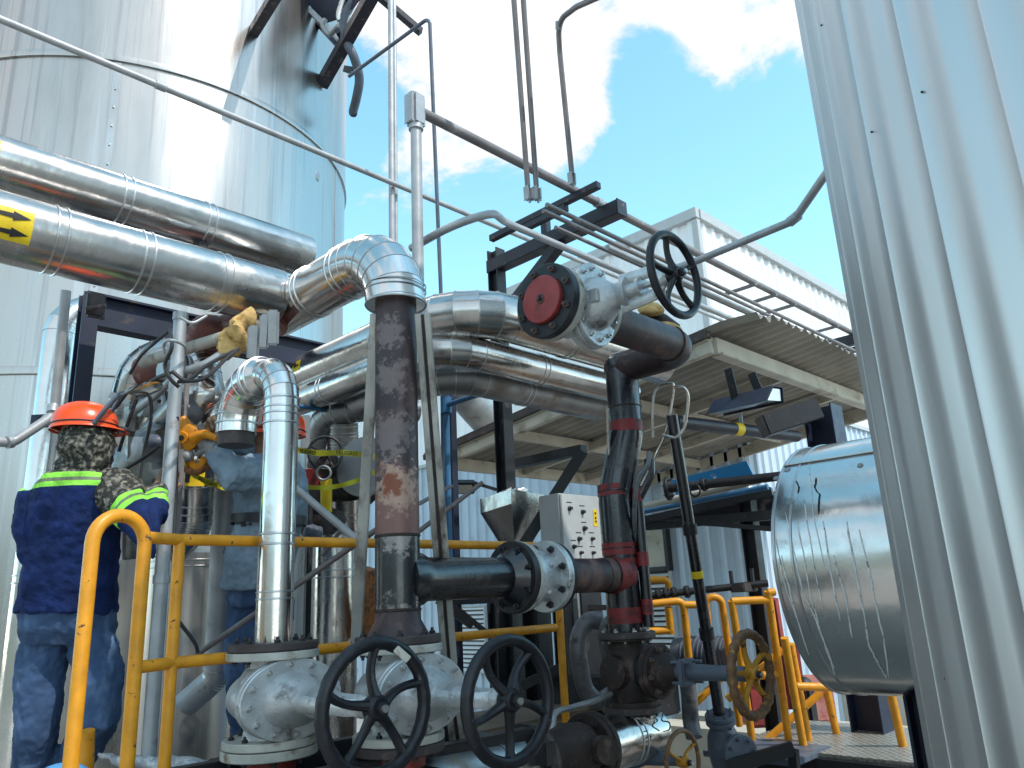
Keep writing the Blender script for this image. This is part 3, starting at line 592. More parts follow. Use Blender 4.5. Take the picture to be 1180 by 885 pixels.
mb = MB(); mb.box(e-DY*.003, .096, .008, .10, bev=.001); part('end_plate', mb, M['beam'], t)
bp_ = atx(V((RB.x, RB.y, bz_-.04)), DY, 647); mb = MB(); mb.bar(bp_, vy(bl, 372), .07, .07, bev=.003); part('diagonal_brace', mb, M['beam'], t)
st_ = atx(V((RB.x, RB.y, bz_)), DY, 630); mb = MB(); mb.bar(st_+DZ*.04, st_+DZ*.16, .05, .05); part('stub', mb, M['beam'], t)
q1 = atx(RK-DZ*.05, DX, 661)
mb = MB(); mb.bar(atx(q1, DY, 566), atx(q1, DY, 690), .042, .042); mb2 = MB(); mb2.bar(atx(q1-DZ*.05-DX*.01, DY, 600), atx(q1-DZ*.05-DX*.01, DY, 653), .04, .04)
o = one('channel_strut', mb, M['beam'], 'slim dark channel crossing behind the cantilever beam, topmost', 'strut'); 
one('channel_strut', mb2, M['beam'], 'short dark channel stub just beneath the topmost crossing channel', 'strut')
# conduits
def conduit(label, a, d, x0, x1, r, mt='conduit', name='conduit_pipe', cat='conduit', coup=()):
    t = thing(name, label, cat, atx(a, d, x0)); mb = MB(); A, B = atx(a, d, x0), atx(a, d, x1); mb.cyl(A, B, r, seg=16); part('tube', mb, M[mt], t)
    for x in coup:
        p = atx(a, d, x); q = MB(); q.lathe(p-d*.03, d, [(0, r*1.1), (.004, r*1.28), (.056, r*1.28), (.06, r*1.1)], 16); part('coupling', q, M['galv'], t)
    return t
def lb_box(parent, c, ax, sz=(.06, .07, .16)):
    mb = MB(); mb.box(c, sz[0], sz[1], sz[2], ax, .016); o = part('conduit_body', mb, M['galv'], parent)
    mb = MB(); mb.box(c-ax[0]*(sz[0]/2+.003), .006, sz[1]*.8, sz[2]*.86, ax, .003); part('cover', mb, M['conduit'], o)
    for s in (-1, 1):
        mb = MB(); mb.lathe(c-ax[0]*(sz[0]/2+.005)+ax[2]*(s*sz[2]*.36), -ax[0], [(0, .005), (.003, .004)], 10); part('screw', mb, M['bolt_zinc'], o)
t = conduit('thick grey rack conduit running from the tall riser fitting down to the right', RK, DX, 486, 985, .026, 'conduit_dark', coup=(690,))
t = thing('conduit_riser', 'upright grey conduit topped by a big rounded access fitting', 'conduit', vy(RK, 300))
mb = MB(); mb.cyl(vy(RK, 420), RK-DZ*.09, .027, seg=16); part('tube', mb, M['conduit'], t); mb = MB(); mb.lathe(RK-DZ*.12, DZ, [(0, .03), (.003, .036), (.05, .036), (.055, .03)], 20); part('coupling', mb, M['galv'], t)
lb_box(t, RK-DZ*.01, (DX, DY, DZ), (.085, .075, .19))
KB = pt(0, 22, 3.7)
conduit('long grey conduit slanting across the face of the big tank', KB, DX, -500, 850, .019, coup=(185,))
k2 = pt(582, 256, 4.1); c2e = atx(k2, DX, 850)
pipe1('conduit_pipe', 'grey conduit that bends up out of the silver elbow and joins the rack', 'conduit', [pt(474, 286, 3.75), atx(pt(482, 280, 3.75), -DY, 560), k2, c2e], .02, M['conduit'], .28)
rows = [(630, 236, 3.62, .012), (626, 243, 3.75, .012), (640, 262, 3.95, .011), (700, 285, 4.1, .015)]
labs = ['upper of the two close thin rack conduits right of the twin fittings', 'lower of the two close thin rack conduits right of the twin fittings', 'thin conduit running low in the rack just above the gate valve', 'lowest pale conduit of the rack, running behind the upper handwheel']
for (x, y, d, r), lb in zip(rows, labs): conduit(lb, pt(x, y, d), DX, x, 985, r, 'conduit_dark' if d < 4 else 'conduit')
cb = RK.z-.06
for i, (x0, y0, x1) in enumerate(((834, 334, 871), (876, 369, 917), (903, 381, 966), (868, 382, 895))):
    p = atx(RK-DZ*.045, DX, (x1-6)); mb = MB(); mb.bar(atx(p, DY, x0), atx(p, DY, x1), .03, .022)
    one('rack_crossbar', mb, M['conduit_dark'], ['flat crossbar nearest the upper handwheel', 'second crossbar along the conduit rack', 'longest crossbar, poking out past the conduits', 'short crossbar hanging left of the second one'][i]+' of the rack', 'crossbar', 'crossbars under the conduit rack')
p = atx(RK-DZ*.075, DX, 983); t = thing('rack_end_frame', 'dark brown beam and stub post at the right end of the conduit rack', 'frame', p-DZ*.4)
mb = MB(); mb.bar(atx(p, DY, 915), p-DY*.1, .09, .10, bev=.004); part('beam', mb, M['beam'], t); pp = atx(p, DY, 947)
mb = MB(); mb.box(pp-DZ*.27, .10, .10, .44, bev=.004); part('stub_post', mb, M['conduit_dark'], t); pp = atx(p-DZ*.08, DY, 925); mb = MB(); mb.bar(atx(p-DZ*.1, DY, 880), p-DZ*.1-DY*.02, .06, .05); part('lower_bar', mb, M['beam'], t)
# loose conduit with a kink at the right
pipe1('kinked_conduit', 'grey conduit with a kink that climbs toward the ribbed tank against the sky', 'conduit', [pt(770, 312, 3.6), pt(802, 301, 3.5), pt(915, 254, 3.05), pt(948, 206, 2.9), pt(975, 168, 2.85)], .0165, M['conduit'], .04)
mb = MB(); a, b = pt(910, 256, 3.07), pt(920, 248, 3.03); mb.cyl(a, b, .021, seg=14); one('conduit_coupling', mb, M['galv'], 'small collar at the kink of the climbing conduit', 'coupling')
t = thing('twin_conduit', 'pair of thin brownish conduits dropping from above into two grey fittings', 'conduit', pt(612, 225, 3.8))
for (x0, x1) in ((592, 608), (603, 618)): mb = MB(); A_, B_ = pt(x0-.9, -14, 3.8), pt(x1, 214, 3.8); mb.cyl(A_+(A_-B_)*.9, B_, .0135, seg=14); part('tube', mb, M['conduit_dark'], t)
for x, dd in ((609, 3.8), (619, 3.8)): lb_box(t, pt(x+1, 224, dd), (DX, DY, DZ), (.04, .042, .09))
t = thing('bent_conduit', 'thin grey conduit that bends off to the upper right near the top of the photo', 'conduit', pt(660, 210, 3.75))
mb = MB(); mb.sweep(fillet(pv((700, -8, 3.4), (664, 8, 3.55), (643, 24, 3.7), (645, 60, 3.75), (659, 200, 3.75)), .15, 8), .0135, 14); part('tube', mb, M['conduit_dark'], t); lb_box(t, pt(660, 207, 3.75), (DX, DY, DZ), (.035, .038, .08))
mb = MB(); mb.cyl(pt(644, 24, 3.69), pt(644, 34, 3.71), .017, seg=14); part('coupling', mb, M['galv'], t)

# under the canopy
column('canopy_post', 'short thick dark post with a bracket box under the right of the canopy', pt(955, 520, 4.75), pt(948, 466, 4.75).z, .17, 'navy', h=True)
mb = MB(); a = pt(878, 492, 4.7); b = pt(940, 472, 4.75); mb.bar(a, b, .14, .13, bev=.006); one('black_floodlight', mb, M['black'], 'black boxy fixture beside the thick post under the canopy', 'light fixture')
t = thing('hanging_heater', 'long dark heater hood hung on two black straps under the canopy', 'heater', pt(865, 470, 4.6))
a, b = pt(831, 470, 4.75), pt(900, 454, 4.35); d = (b-a).normalized(); mb = MB()
mb.prof(a, b, [(-.02, .045), (.06, .045), (.13, -.05), (.125, -.05), (.056, .038), (-.016, .038), (-.016, -.05), (-.02, -.05)]); part('hood', mb, M['navy'], t)
mb = MB(); mb.prof(a+d*.01, b-d*.01, [(-.012, .03), (.05, .03), (.10, -.04), (.095, -.042), (-.010, -.038)]); part('reflector', mb, M['clad'], t)
for x, y, yt in ((848, 462, 425), (875, 452, 430)):
    p = pt(x, y, 4.55); mb = MB(); mb.bar(p, pt(x-9, yt, 4.6), .05, .012); part('strap', mb, M['black'], t)
t = thing('brown_service_pipe', 'dark brown round pipe with yellow tag band slung under the canopy', 'pipe', pt(790, 487, 5.1))
A, B = pt(778, 486, 5.15), atx(pt(778, 486, 5.15), V((1, -.13, .02)).normalized(), 918); mb = MB(); mb.cyl(A, B, .045, seg=20); part('tube', mb, M['beam'], t)
mb = MB(); c = A.lerp(B, .47); d = (B-A).normalized(); mb.cyl(c-d*.04, c+d*.04, .047, seg=20); part('tag_band', mb, M['label_yellow'], t)
mb = MB(); mb.bar(c+d*.06+DZ*.045, c+d*.06+DZ*.25, .03, .01); part('hanger', mb, M['galv'], t)
# black rafter and brace left of the panel
mb = MB(); a, b = atx(pt(673, 518, 4.9), DY, 580), pt(673, 518, 4.9); t = thing('rafter_brace', 'black bracket rafter with long slanting brace in front of the control box', 'brace', b-DZ*1)
mb.bar(a, b, .07, .06); part('rafter', mb, M['black'], t); mb = MB(); mb.bar(pt(671, 521, 4.88), pt(596, 640, 4.7), .075, .07); part('slanted_brace', mb, M['black'], t)
# horizontal black and blue lines, lower right of the canopy
t = thing('black_header_pipe', 'black pipe with end flange and small valve in front of the blue banner', 'pipe', pt(765, 565, 4.9))
A = pt(770, 563, 4.9); B = atx(A, V((.28, -1, .0)).normalized(), 905); d = (B-A).normalized(); mb = MB(); mb.cyl(A, B, .028, seg=16); part('tube', mb, M['black'], t)
for s, r in ((-.01, .075), (.10, .05), (.22, .04)): flange(t, A+d*s, d, r, .022, M['black'], 6, .007)
mb = MB(); c = pt(806, 566, 4.8); mb.torus(c-DX*.05, DX, .035, .006, 24, 8); part('valve_wheel', mb, M['black'], t)
pipe1('blue_line', 'bright blue pipe sloping up to the right beneath the black header pipe', 'pipe', [pt(735, 591, 4.8), pt(885, 561, 4.3)], .016, M['blue'])
pipe1('white_line', 'pale pipe running just under the black header pipe', 'pipe', [pt(742, 584, 5.3), pt(885, 550, 4.7)], .025, M['cream'])
M['banner'] = mat('banner_blue', (.03,.28,.62), .5, 0, (.72,.78,.80), 2.6, .60, .02, dark=.1)
mb = MB(); q = pv((766, 556, 5.6), (860, 531, 5.2), (870, 552, 5.2), (770, 580, 5.6)); mb.add(q+[v+DX*.01 for v in q], [(0,1,2,3), (7,6,5,4), (0,4,5,1), (1,5,6,2), (2,6,7,3), (3,7,4,0)]); one('blue_banner', mb, M['banner'], 'bright blue printed banner with white shapes behind the black header pipe', 'banner')
for i, (x0, y0, x1, y1, w_) in enumerate(((742, 600, 890, 566, .05), (745, 606, 905, 592, .06), (738, 596, 892, 610, .03))):
    mb = MB(); mb.bar(pt(x0, y0, 5.1), pt(x1, y1, 4.7), w_, w_); one('lattice_beam', mb, M['black'], ['upper rail of the dark lattice behind the blue pipe', 'lower rail of the dark lattice above the shed window', 'thin diagonal of the dark lattice under the blue pipe'][i], 'beam')
M['shade'] = M['black']
mb = MB(); q = pv((748, 596, 5.3), (895, 566, 4.9), (900, 610, 4.9), (760, 604, 5.3)); mb.add(q+[v+DX*.02 for v in q], [(0,1,2,3), (7,6,5,4), (0,4,5,1), (1,5,6,2), (2,6,7,3), (3,7,4,0)]); one('sheet_awning', mb, M['beam'], 'dark awning sheet above the shed window', 'awning')
column('thin_frame_post', 'slim dark post rising behind the wheel valve to the dark lattice', pt(875, 690, 4.7), pt(866, 572, 4.7).z, .08, 'black')
t = thing('black_flanged_pipe', 'black horizontal pipe with couplings crossing behind the yellow rail frames', 'pipe', pt(745, 686, 4.4))
A = pt(735, 688, 4.5); B = pt(885, 672, 4.35); d = (B-A).normalized(); mb = MB(); mb.cyl(A, B, .02, seg=16); part('tube', mb, M['black'], t)
for x in (757, 766, 775, 790): p = atx(A, d, x); flange(t, p, d, .036, .016, M['black'], 6, .006)
mb = MB(); p = atx(A, d, 858); mb.box(p-DZ*.01, .16, .08, .05, bev=.005); part('mounting_block', mb, M['flange_dark'], t)
for x in (844, 868): p = atx(A, d, x); mb = MB(); mb.cyl(p-DZ*.03, p+DZ*.09, .012, seg=8); part('stud', mb, M['black'], t)

# tall thin black pipe with angle valve at its foot
A = pt(774, 478, 3.75); B = pt(829, 822, 3.75); d = (A-B).normalized()
t = thing('slim_black_pipe', 'slim leaning black pipe ending in a blue-grey flanged angle valve', 'pipe', B-DZ*.3)
mb = MB(); mb.cyl(B, A, .028, seg=18); part('tube', mb, M['blackpipe'], t)
for f in (.25, .6): mb = MB(); p = B.lerp(A, f); mb.cyl(p, p+d*.05, .036, seg=16); part('coupling', mb, M['black'], t)
mb = MB(); p = B.lerp(A, .455); mb.cyl(p, p+d*.035, .0292, seg=18); part('yellow_band', mb, M['label_yellow'], t)
flange(t, B-d*.025, d, .072, .022, M['bluegrey'], 8, .009, M['bluegrey']); flange(t, B-d*.05, d, .072, .022, M['bluegrey'], 8, .009, M['bluegrey'])
vc = B-d*.19; mb = MB(); mb.lathe(vc-d*.17, d, [(0, .05), (.05, .055), (.10, .075), (.18, .085), (.25, .075), (.31, .048), (.32, .05)], 28); part('valve_body', mb, M['bluegrey'], t)
vd = (-DY*.8-DX*.35).normalized(); mb = MB(); mb.cyl(vc, vc+vd*.10, .07, seg=28); part('side_neck', mb, M['bluegrey'], t); flange(t, vc+vd*.10, vd, .095, .03, M['bluegrey'], 8, .010, M['bluegrey'], (False, True), bc=.78)

# control box
PC = pt(668, 622, 4.3); t = thing('control_panel', 'light grey control box with black knobs and yellow sticker', 'control panel', PC-DZ*.6)
fx = .235; q0 = pt(648, 640, 4.3); sx_ = atx(q0, DX, 697).x-q0.x; sy_ = atx(q0, DY, 624).y-q0.y; zt_ = vy(q0, 568).z
cc = V((q0.x+sx_/2, q0.y+sy_/2, (zt_+q0.z-.12)/2)); hgt = zt_-(q0.z-.12)
mb = MB(); mb.box(cc, sx_, sy_, hgt, bev=.006); part('enclosure', mb, M['panel'], t); mb = MB(); mb.box(cc-DY*(sy_/2+.006), sx_-.01, .012, hgt-.012, bev=.004); dr = part('door', mb, M['panel'], t)
def onp(x, y): return rY(x, y, cc.y-sy_/2-.012)
for (x, y, r) in ((656, 586, .013), (671, 590, .013), (673, 609, .014), (667, 621, .013), (682, 621, .011), (661, 630, .012), (669, 637, .010), (683, 637, .010)):
    p = onp(x, y); mb = MB(); mb.lathe(p, -DY, [(0, r*1.1), (.006, r*1.1), (.008, r*.8), (.022, r*.7)], 16); part('knob', mb, M['dark'], dr)
    mb = MB(); mb.box(p+DZ*.036-DY*.001, .045, .002, .005); part('caption_plate', mb, M['bolt'], dr)
p = onp(686, 597); mb = MB(); mb.box(p-DY*.001, .04, .003, .10, bev=.001); ww_ = part('warning_sticker', mb, M['label_yellow'], dr)
for dz in (.028, .0, -.02): mb = MB(); mb.box(p+DZ*dz-DY*.003, .014, .002, .012); part('symbol', mb, M['ink'], ww_)
mb = MB(); c = pt(706, 660, 4.3); mb.box(cc+DZ*(-hgt/2-.6), .09, .09, 1.2); part('pedestal', mb, M['galv'], t)
# small floodlight and funnel
t = thing('wall_floodlight', 'small square floodlight on a short black arm under the canopy edge', 'floodlight', pt(536, 560, 5.2)); mb = MB(); c = pt(536, 561, 5.2); ax_ = ((F*.9+Up*.45).normalized(), Rt, (Up*.9-F*.45).normalized()); mb.box(c, .05, .13, .09, ax_, .006); part('housing', mb, M['black'], t); mb = MB(); mb.box(c-ax_[0]*.026, .004, .10, .065, ax_); part('lens', mb, M['cream'], t); mb = MB(); mb.bar(pt(545, 556, 5.2), pt(578, 566, 5.2), .025, .02); part('arm', mb, M['black'], t)
t = thing('sheet_metal_hopper', 'crumpled silver hopper wrapped in foil behind the grey-faced post', 'hopper', pt(590, 640, 4.9)); c = pt(592, 588, 4.9)
mb = MB(); a = .21; ax = DX; 
top = [c+DX*x+DY*y+DZ*z for x, y, z in ((-.15,-.13,.02), (.15,-.13,0), (.15,.15,.01), (-.15,.15,-.01))]; top2 = [v+DZ*.09 for v in top]; bot = [c+DX*x+DY*y-DZ*.30 for x, y in ((-.03,-.03), (.03,-.03), (.03,.03), (-.03,.03))]
mb.add(top2+top+bot, [(0,1,5,4), (1,2,6,5), (2,3,7,6), (3,0,4,7), (4,5,9,8), (5,6,10,9), (6,7,11,10), (7,4,8,11), (3,2,1,0), (8,9,10,11)]); part('hopper_shell', mb, M['clad'], t, ang=20)
random.seed(3); mb = MB(); mb.ball(c+DZ*.09+DX*.03, .12, 1, .9, .35, seg=14, rings=8); mb.v = [v+V((random.uniform(-.02,.02), random.uniform(-.02,.02), random.uniform(-.02,.02))) for v in mb.v]; part('foil_cover', mb, M['clad'], t, ang=8)
# blue water line and silver duct left of the post
t = thing('blue_upright_pipe', 'blue upright pipe with a tee branch passing under the silver bends', 'pipe', pt(516, 640, 4.8))
mb = MB(); A = vy(pt(514, 470, 4.7), 745); B = vy(pt(514, 470, 4.7), 430); mb.cyl(A, B, .020, seg=16); part('riser', mb, M['blue'], t)
p = vy(pt(514, 470, 4.7), 467); mb = MB(); mb.cyl(p, pt(572, 448, 4.3), .016, seg=14); part('branch', mb, M['blue'], t); mb = MB(); mb.cyl(p-DZ*.05, p+DZ*.05, .034, seg=16); part('tee', mb, M['blue'], t)
column('dark_blue_post', 'dark post standing directly behind the blue upright pipe', pt(522, 560, 4.95), 3.0, .045, 'navy')
pipe1('slanting_duct', 'plain silver duct slanting down behind the canopy roof edge', 'duct', [pt(510, 425, 6.2), pt(575, 500, 7.0)], .15, M['galv'])
conduit('blue cable tube stretched across behind the black wheel and tape', pt(345, 468, 4.4), DX, 320, 470, .012, 'blue', 'blue_tube', 'tube')
# ------------------------------------------------------------------ large silver pipework
def fitv(p, y0, y1): return vy(p, y0), vy(p, y1)
G = pt(456, 330, 3.05); E = V((G.x, G.y, 0)); ze = vy(G, 284).z; E.z = ze
t = thing('large_silver_pipeline', 'largest silver jacketed pipe with flow arrow sign, elbowing down over the dark pipe', 'pipe', V((E.x, E.y, 0)))
Tn = rz(326, 345, ze); Tn = V((E.x, Tn.y, ze)); L0 = Tn-DX*3.2
rB = .118; rH = .130
mb = MB(); A = Tn-DX*.10; clad_pipe(t, [L0, A], rH, .01, M['clad'], 1, bands=[(0, 1-(A-atx(Tn, DX, x)).length/(A-L0).length) for x in (62, 160, 250)], name='header_jacket', seams=False)
zbot = vy(G, 352)
clad_pipe(t, [Tn+DY*.17, V((E.x, E.y, ze)), V((E.x, E.y, zbot.z))], rB*1.0, .26, M['clad_bright'], 6, bands=[(0, .36), (0, .66)], name='elbow_jacket')
q = MB(); q.torus(V((E.x, E.y, zbot.z)), DZ, rB, .004, 48, 8); part('rolled_rim', q, M['bead'], t)
for zz_ in (.055, .075): q = MB(); bead(q, V((E.x, E.y, zbot.z+zz_)), DZ, rB, .007, .003); part('band', q, M['bead'], t)
q = MB(); dd = -DY; bead(q, Tn-DX*(.105), DX, rB*1.06, .012, .005); part('tee_collar', q, M['bead'], t)
# flow arrow sign wrapped on the header
def wrap(parent, c, d, r, a0, a1, L_, mt, nm, n=14, shape=None, off=.0015):
    """patch on a cylinder; angles about d measured from the direction to the camera"""
    d = d.normalized(); tocam = CAM-c; x = (tocam-d*tocam.dot(d)).normalized(); y = d.cross(x); mb = MB(); vs = []; fs = []
    if shape is None: shape = [(-L_/2, L_/2)]*(n+1)
    for i in range(n+1):
        a = R_(a0+(a1-a0)*i/n); e = x*math.cos(a)+y*math.sin(a); l0, l1 = shape[i]
        vs += [c+e*(r+off)+d*l0, c+e*(r+off)+d*l1]
        if i: k = 2*i; fs.append((k-2, k-1, k+1, k))
    mb.add(vs, fs); return part(nm, mb, mt, parent)
sc_ = atx(Tn, DX, -6)
sg = wrap(t, sc_, DX, rH, -36, 18, .185, M['label_yellow'], 'flow_arrow_sign')
def arrow(c, d, r, amid, L_, half, parent, off=.004):
    n = 12; sh_ = []
    for i in range(n+1):
        f = abs(2*i/n-1)
        if f > .42: sh_.append((L_*.5-.0-(f)*L_*.38-.0, L_*.5-f*L_*.38+.004) if False else (L_*.12, L_*.12+max(.001, (1-f)*L_*.38)))
        else: sh_.append((-L_*.5, L_*.12+(1-f)*L_*.38))
    wrap(parent, c, d, r, amid-half, amid+half, L_, M['ink'], 'arrow', n, sh_, off)
for am in (-22, 4): arrow(sc_+DX*.01, DX, rH, am, .15, 7.5, t)
# steel stand pipes cradle
# upper thinner pipeline
p2_ = rz(0, 196, ze+.28); t2 = thing('upper_silver_pipeline', 'thinner silver pipeline with a dent, running behind and above the largest one', 'pipe', p2_)
X2 = pt(235, 260, 3.75); L2 = atx(X2, DX, -520); R2 = atx(X2, DX, 352)
clad_pipe(t2, [L2, R2], .112, .01, M['clad'], 1, bands=[(0, (atx(X2, DX, 140)-L2).length/(R2-L2).length), (0, (X2-L2).length/(R2-L2).length)], seams=False)
mb = MB(); mb.box(atx(X2, DX, 231)-DZ*.15-DY*.02, .05, .05, .10, bev=.006); part('hanger_clamp', mb, M['black'], t2)
wrap(t2, atx(X2, DX, -16), DX, .112, -50, 40, .05, M['label_yellow'], 'yellow_tag')
wrap(t2, atx(X2, DX, 200), DX, .112, -25, 30, .12, M['clad_bright'], 'dent_patch', 10, [(-.06*math.sin(math.pi*i/10)-.001, .07*math.sin(math.pi*(i/10)**.7)+.001) for i in range(11)], .0022)

# three silver lines that bend round behind the dark pipe
def bendline(label, px_el, y_el, dep, r, x_left, x_right, mt, rad=.22, group='silver lines bending round to the canopy', left_ext=None, bandx=()):
    e = pt(px_el, y_el, dep); t = thing('silver_bend_pipe', label, 'pipe', e-DZ*.3, group)
    a = atx(e, DY, x_left); b = atx(e, DX, x_right)
    clad_pipe(t, [a, e, b], r, rad, mt, 5, bands=[(0, .25), (1, .45)])
    return e, a, b, t
e1, a1, b1, tA = bendline('uppermost and fattest of the three silver lines bending behind the dark pipe', 537, 352, 3.75, .122, 262, 760, M['clad'], .30)
e2, a2, b2, tB = bendline('middle silver line bending behind the dark pipe, brown stained', 508, 398, 3.75, .086, 345, 725, M['clad'], .24)
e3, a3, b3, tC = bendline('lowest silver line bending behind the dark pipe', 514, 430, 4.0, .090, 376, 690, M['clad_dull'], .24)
c = a1.lerp(e1, .42)
sg = wrap(tA, atx(e1, DY, 362), DY, .122, 20, 50, .09, M['label_yellow'], 'small_arrow_tag'); arrow(atx(e1, DY, 362), DY, .122, 35, .06, 6, tA)
# fourth, further left-back
e = pt(452, 470, 4.6); t = thing('silver_branch_pipe', 'short dark silver bend low behind the caution tape', 'pipe', e-DZ*.3)
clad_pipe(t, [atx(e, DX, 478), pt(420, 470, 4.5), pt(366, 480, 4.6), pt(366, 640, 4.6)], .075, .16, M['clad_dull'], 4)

# silver standpipe above the left gate valve
S = pt(320, 600, 2.78); rS = .0635; Se = vy(S, 424); t = thing('bright_standpipe', 'gleaming upright silver pipe with elbow, standing on the left gate valve', 'pipe', vy(S, 745))
bk = atx(Se, DY, 275); Sb = V((bk.x, bk.y, vy(bk, 500).z))
mid_ = Se.lerp(bk, .42)
clad_pipe(t, [vy(S, 744), Se, mid_], rS, .13, M['clad_bright'], 5, bands=[(0, .36), (0, .80), (0, .86)])
clad_pipe(t, [mid_, bk, Sb], rS*1.28, .15, M['clad_bright'], 5, bands=[(0, .12), (1, .7)], name='rear_jacket')
q = MB(); dd = (bk-Se).normalized(); q.lathe(mid_-dd*.03, dd, [(0, rS), (.032, rS*1.28)], 36, cap=(False, False)); part('reducer', q, M['clad_bright'], t)
q = MB(); q.cyl(Sb-DZ*.05, Sb+DZ*.01, rS*1.12, seg=28); part('inner_stub', q, M['flange_dark'], t)
for yy in (460, 682, 690): q = MB(); bead(q, vy(S, yy), DZ, rS, .007, .003); part('band', q, M['bead'], t)

# left edge: silver upright pipe with elbow, little grey conduit
S = pt(40, 640, 3.9); Se = vy(S, 352); t = thing('left_silver_riser', 'upright silver pipe with top elbow at the left edge behind the worker', 'pipe', vy(S, 885))
clad_pipe(t, [V((S.x, S.y, .0)), Se, atx(Se, DX*.9+DY*.0, 120)], .085, .17, M['clad_bright'], 4, bands=[(0, .55)])
t = thing('small_grey_conduit', 'grey conduit that drops beside the left riser and kinks off the photo at left', 'conduit', pt(64, 480, 3.45))
mb = MB(); mb.sweep(fillet(pv((76, 335, 3.5), (63, 470, 3.45), (57, 482, 3.42), (14, 510, 3.3), (-20, 508, 3.2)), .07, 6), .0215, 16); part('tube', mb, M['conduit'], t)
for a, b in (((62, 468), (61, 476)), ((14, 509), (8, 510)), ((58, 482), (53, 485))): mb = MB(); mb.cyl(pt(*a, 3.45 if a[0] > 20 else 3.29), pt(*b, 3.43 if a[0] > 20 else 3.27), .027, seg=14); part('coupling', mb, M['galv'], t)
# navy frame
nc = pt(93, 440, 3.75); column('navy_column', 'navy steel column behind the orange helmeted worker', nc, vy(nc, 340).z, .075, 'navy')
A = pt(96, 356, 3.85); B = atx(A, DX, 470); t = thing('navy_beam', 'long navy steel beam under the largest silver pipe', 'beam', A)
mb = MB(); mb.box((A+B)/2, B.x-A.x, .012, .15); mb.box((A+B)/2+DZ*.08, B.x-A.x, .09, .012); mb.box((A+B)/2-DZ*.08, B.x-A.x, .09, .012); part('i_section', mb, M['navy'], t)
mb = MB(); mb.box(pt(72, 484, 3.5), .26, .05, .05, (rh, fh, DZ)); one('bracket_arm', mb, M['navy'], 'short navy bracket arm holding the kinked grey conduit', 'bracket')
mb = MB(); mb.box(pt(110, 352, 3.6), .08, .04, .12, bev=.01); mb.cyl(pt(108, 345, 3.6), pt(118, 368, 3.6), .012); mb.cyl(pt(100, 356, 3.55), pt(122, 352, 3.55), .010); one('pipe_clamp', mb, M['flange_dark'], 'rusty clamp with bolts where the navy column meets the largest pipe', 'clamp')

# the grey scaffold pole in front of the workers
P0 = pt(191, 600, 3.0); t = thing('grey_pole', 'tall mottled grey pole between the two workers', 'pole', V((P0.x, P0.y, 0)))
mb = MB(); top = vy(P0, 362); mb.cyl(V((P0.x, P0.y, 0)), top, .0265, seg=20); part('tube', mb, M['galv'], t); mb = MB(); mb.cyl(top-DZ*.03, top+DZ*.004, .031, seg=20); part('collar', mb, M['galv'], t); mb = MB(); q = vy(P0, 672); mb.cyl(q, q+DZ*.03, .031, seg=20); part('collar', mb, M['galv'], t)
P1 = pt(203, 620, 3.15); mb = MB(); mb.bar(V((P1.x, P1.y, 0)), vy(P1, 440), .02, .02); one('thin_upright', mb, M['conduit_dark'], 'thin weathered upright just right of the mottled grey pole', 'upright')

# dark main pipe, its props and base
D0 = pt(462, 560, 3.05); D0 = V((E.x, E.y, D0.z)); rD = .080
t = thing('dark_main_pipe', 'thick dark rust-blotched upright pipe coming out of the big silver elbow', 'pipe', V((D0.x, D0.y, vy(D0, 735).z)))
mb = MB(); zt1, zw = zbot.z+.05, vy(D0, 618).z; mb.cyl(V((D0.x, D0.y, zw)), V((D0.x, D0.y, zt1)), rD, seg=48); part('upper_run', mb, M['rustpipe'], t)
mb = MB(); zl = vy(D0, 727).z; mb.cyl(V((D0.x, D0.y, zl)), V((D0.x, D0.y, zw)), rD*1.005, seg=48); part('tee_run', mb, M['blackpipe'], t)
for z in (zw, vy(D0, 703).z): mb = MB(); mb.lathe(V((D0.x, D0.y, z-.006)), DZ, [(0, rD), (.003, rD+.0035), (.009, rD+.0035), (.012, rD)], 48, cap=(False, False)); part('weld_bead', mb, M['rust'], t)
# rust bloom
def bloom(m, c, rad, colr, amt=1, nsc=22, ns=.9):
    N, L = nt(m); b = N['Principled BSDF']; src = b.inputs['Base Color'].links[0].from_socket; tc = N.new('ShaderNodeTexCoord')
    ds = N.new('ShaderNodeVectorMath'); ds.operation = 'DISTANCE'; ds.inputs[1].default_value = c; L.new(tc.outputs['Object'], ds.inputs[0])
    n = N.new('ShaderNodeTexNoise'); n.inputs['Scale'].default_value = nsc; n.inputs['Detail'].default_value = 8; n.inputs['Roughness'].default_value = .7; L.new(tc.outputs['Object'], n.inputs['Vector'])
    a = N.new('ShaderNodeMath'); a.operation = 'DIVIDE'; a.inputs[1].default_value = rad; L.new(ds.outputs['Value'], a.inputs[0])
    s = N.new('ShaderNodeMath'); s.operation = 'MULTIPLY_ADD'; s.inputs[1].default_value = ns*4; s.inputs[2].default_value = -ns*2; L.new(n.outputs['Fac'], s.inputs[0])
    d = N.new('ShaderNodeMath'); d.operation = 'ADD'; L.new(a.outputs[0], d.inputs[0]); L.new(s.outputs[0], d.inputs[1])
    r = N.new('ShaderNodeMapRange'); r.inputs[1].default_value = .75; r.inputs[2].default_value = 1.15; r.inputs[3].default_value = amt; r.inputs[4].default_value = 0; L.new(d.outputs[0], r.inputs[0])
    mx = N.new('ShaderNodeMix'); mx.data_type = 'RGBA'; L.new(r.outputs[0], mx.inputs[0]); L.new(src, mx.inputs[6]); mx.inputs[7].default_value = (*colr, 1); L.new(mx.outputs[2], b.inputs['Base Color'])
M['mainpipe'] = mat('main_pipe_rusted', (.060,.040,.046), .5, .2, (.20,.13,.12), 9, .50, .25, rough2=.75, bump=.001, bsc=60, dark=.5, st=(1,1,.5))
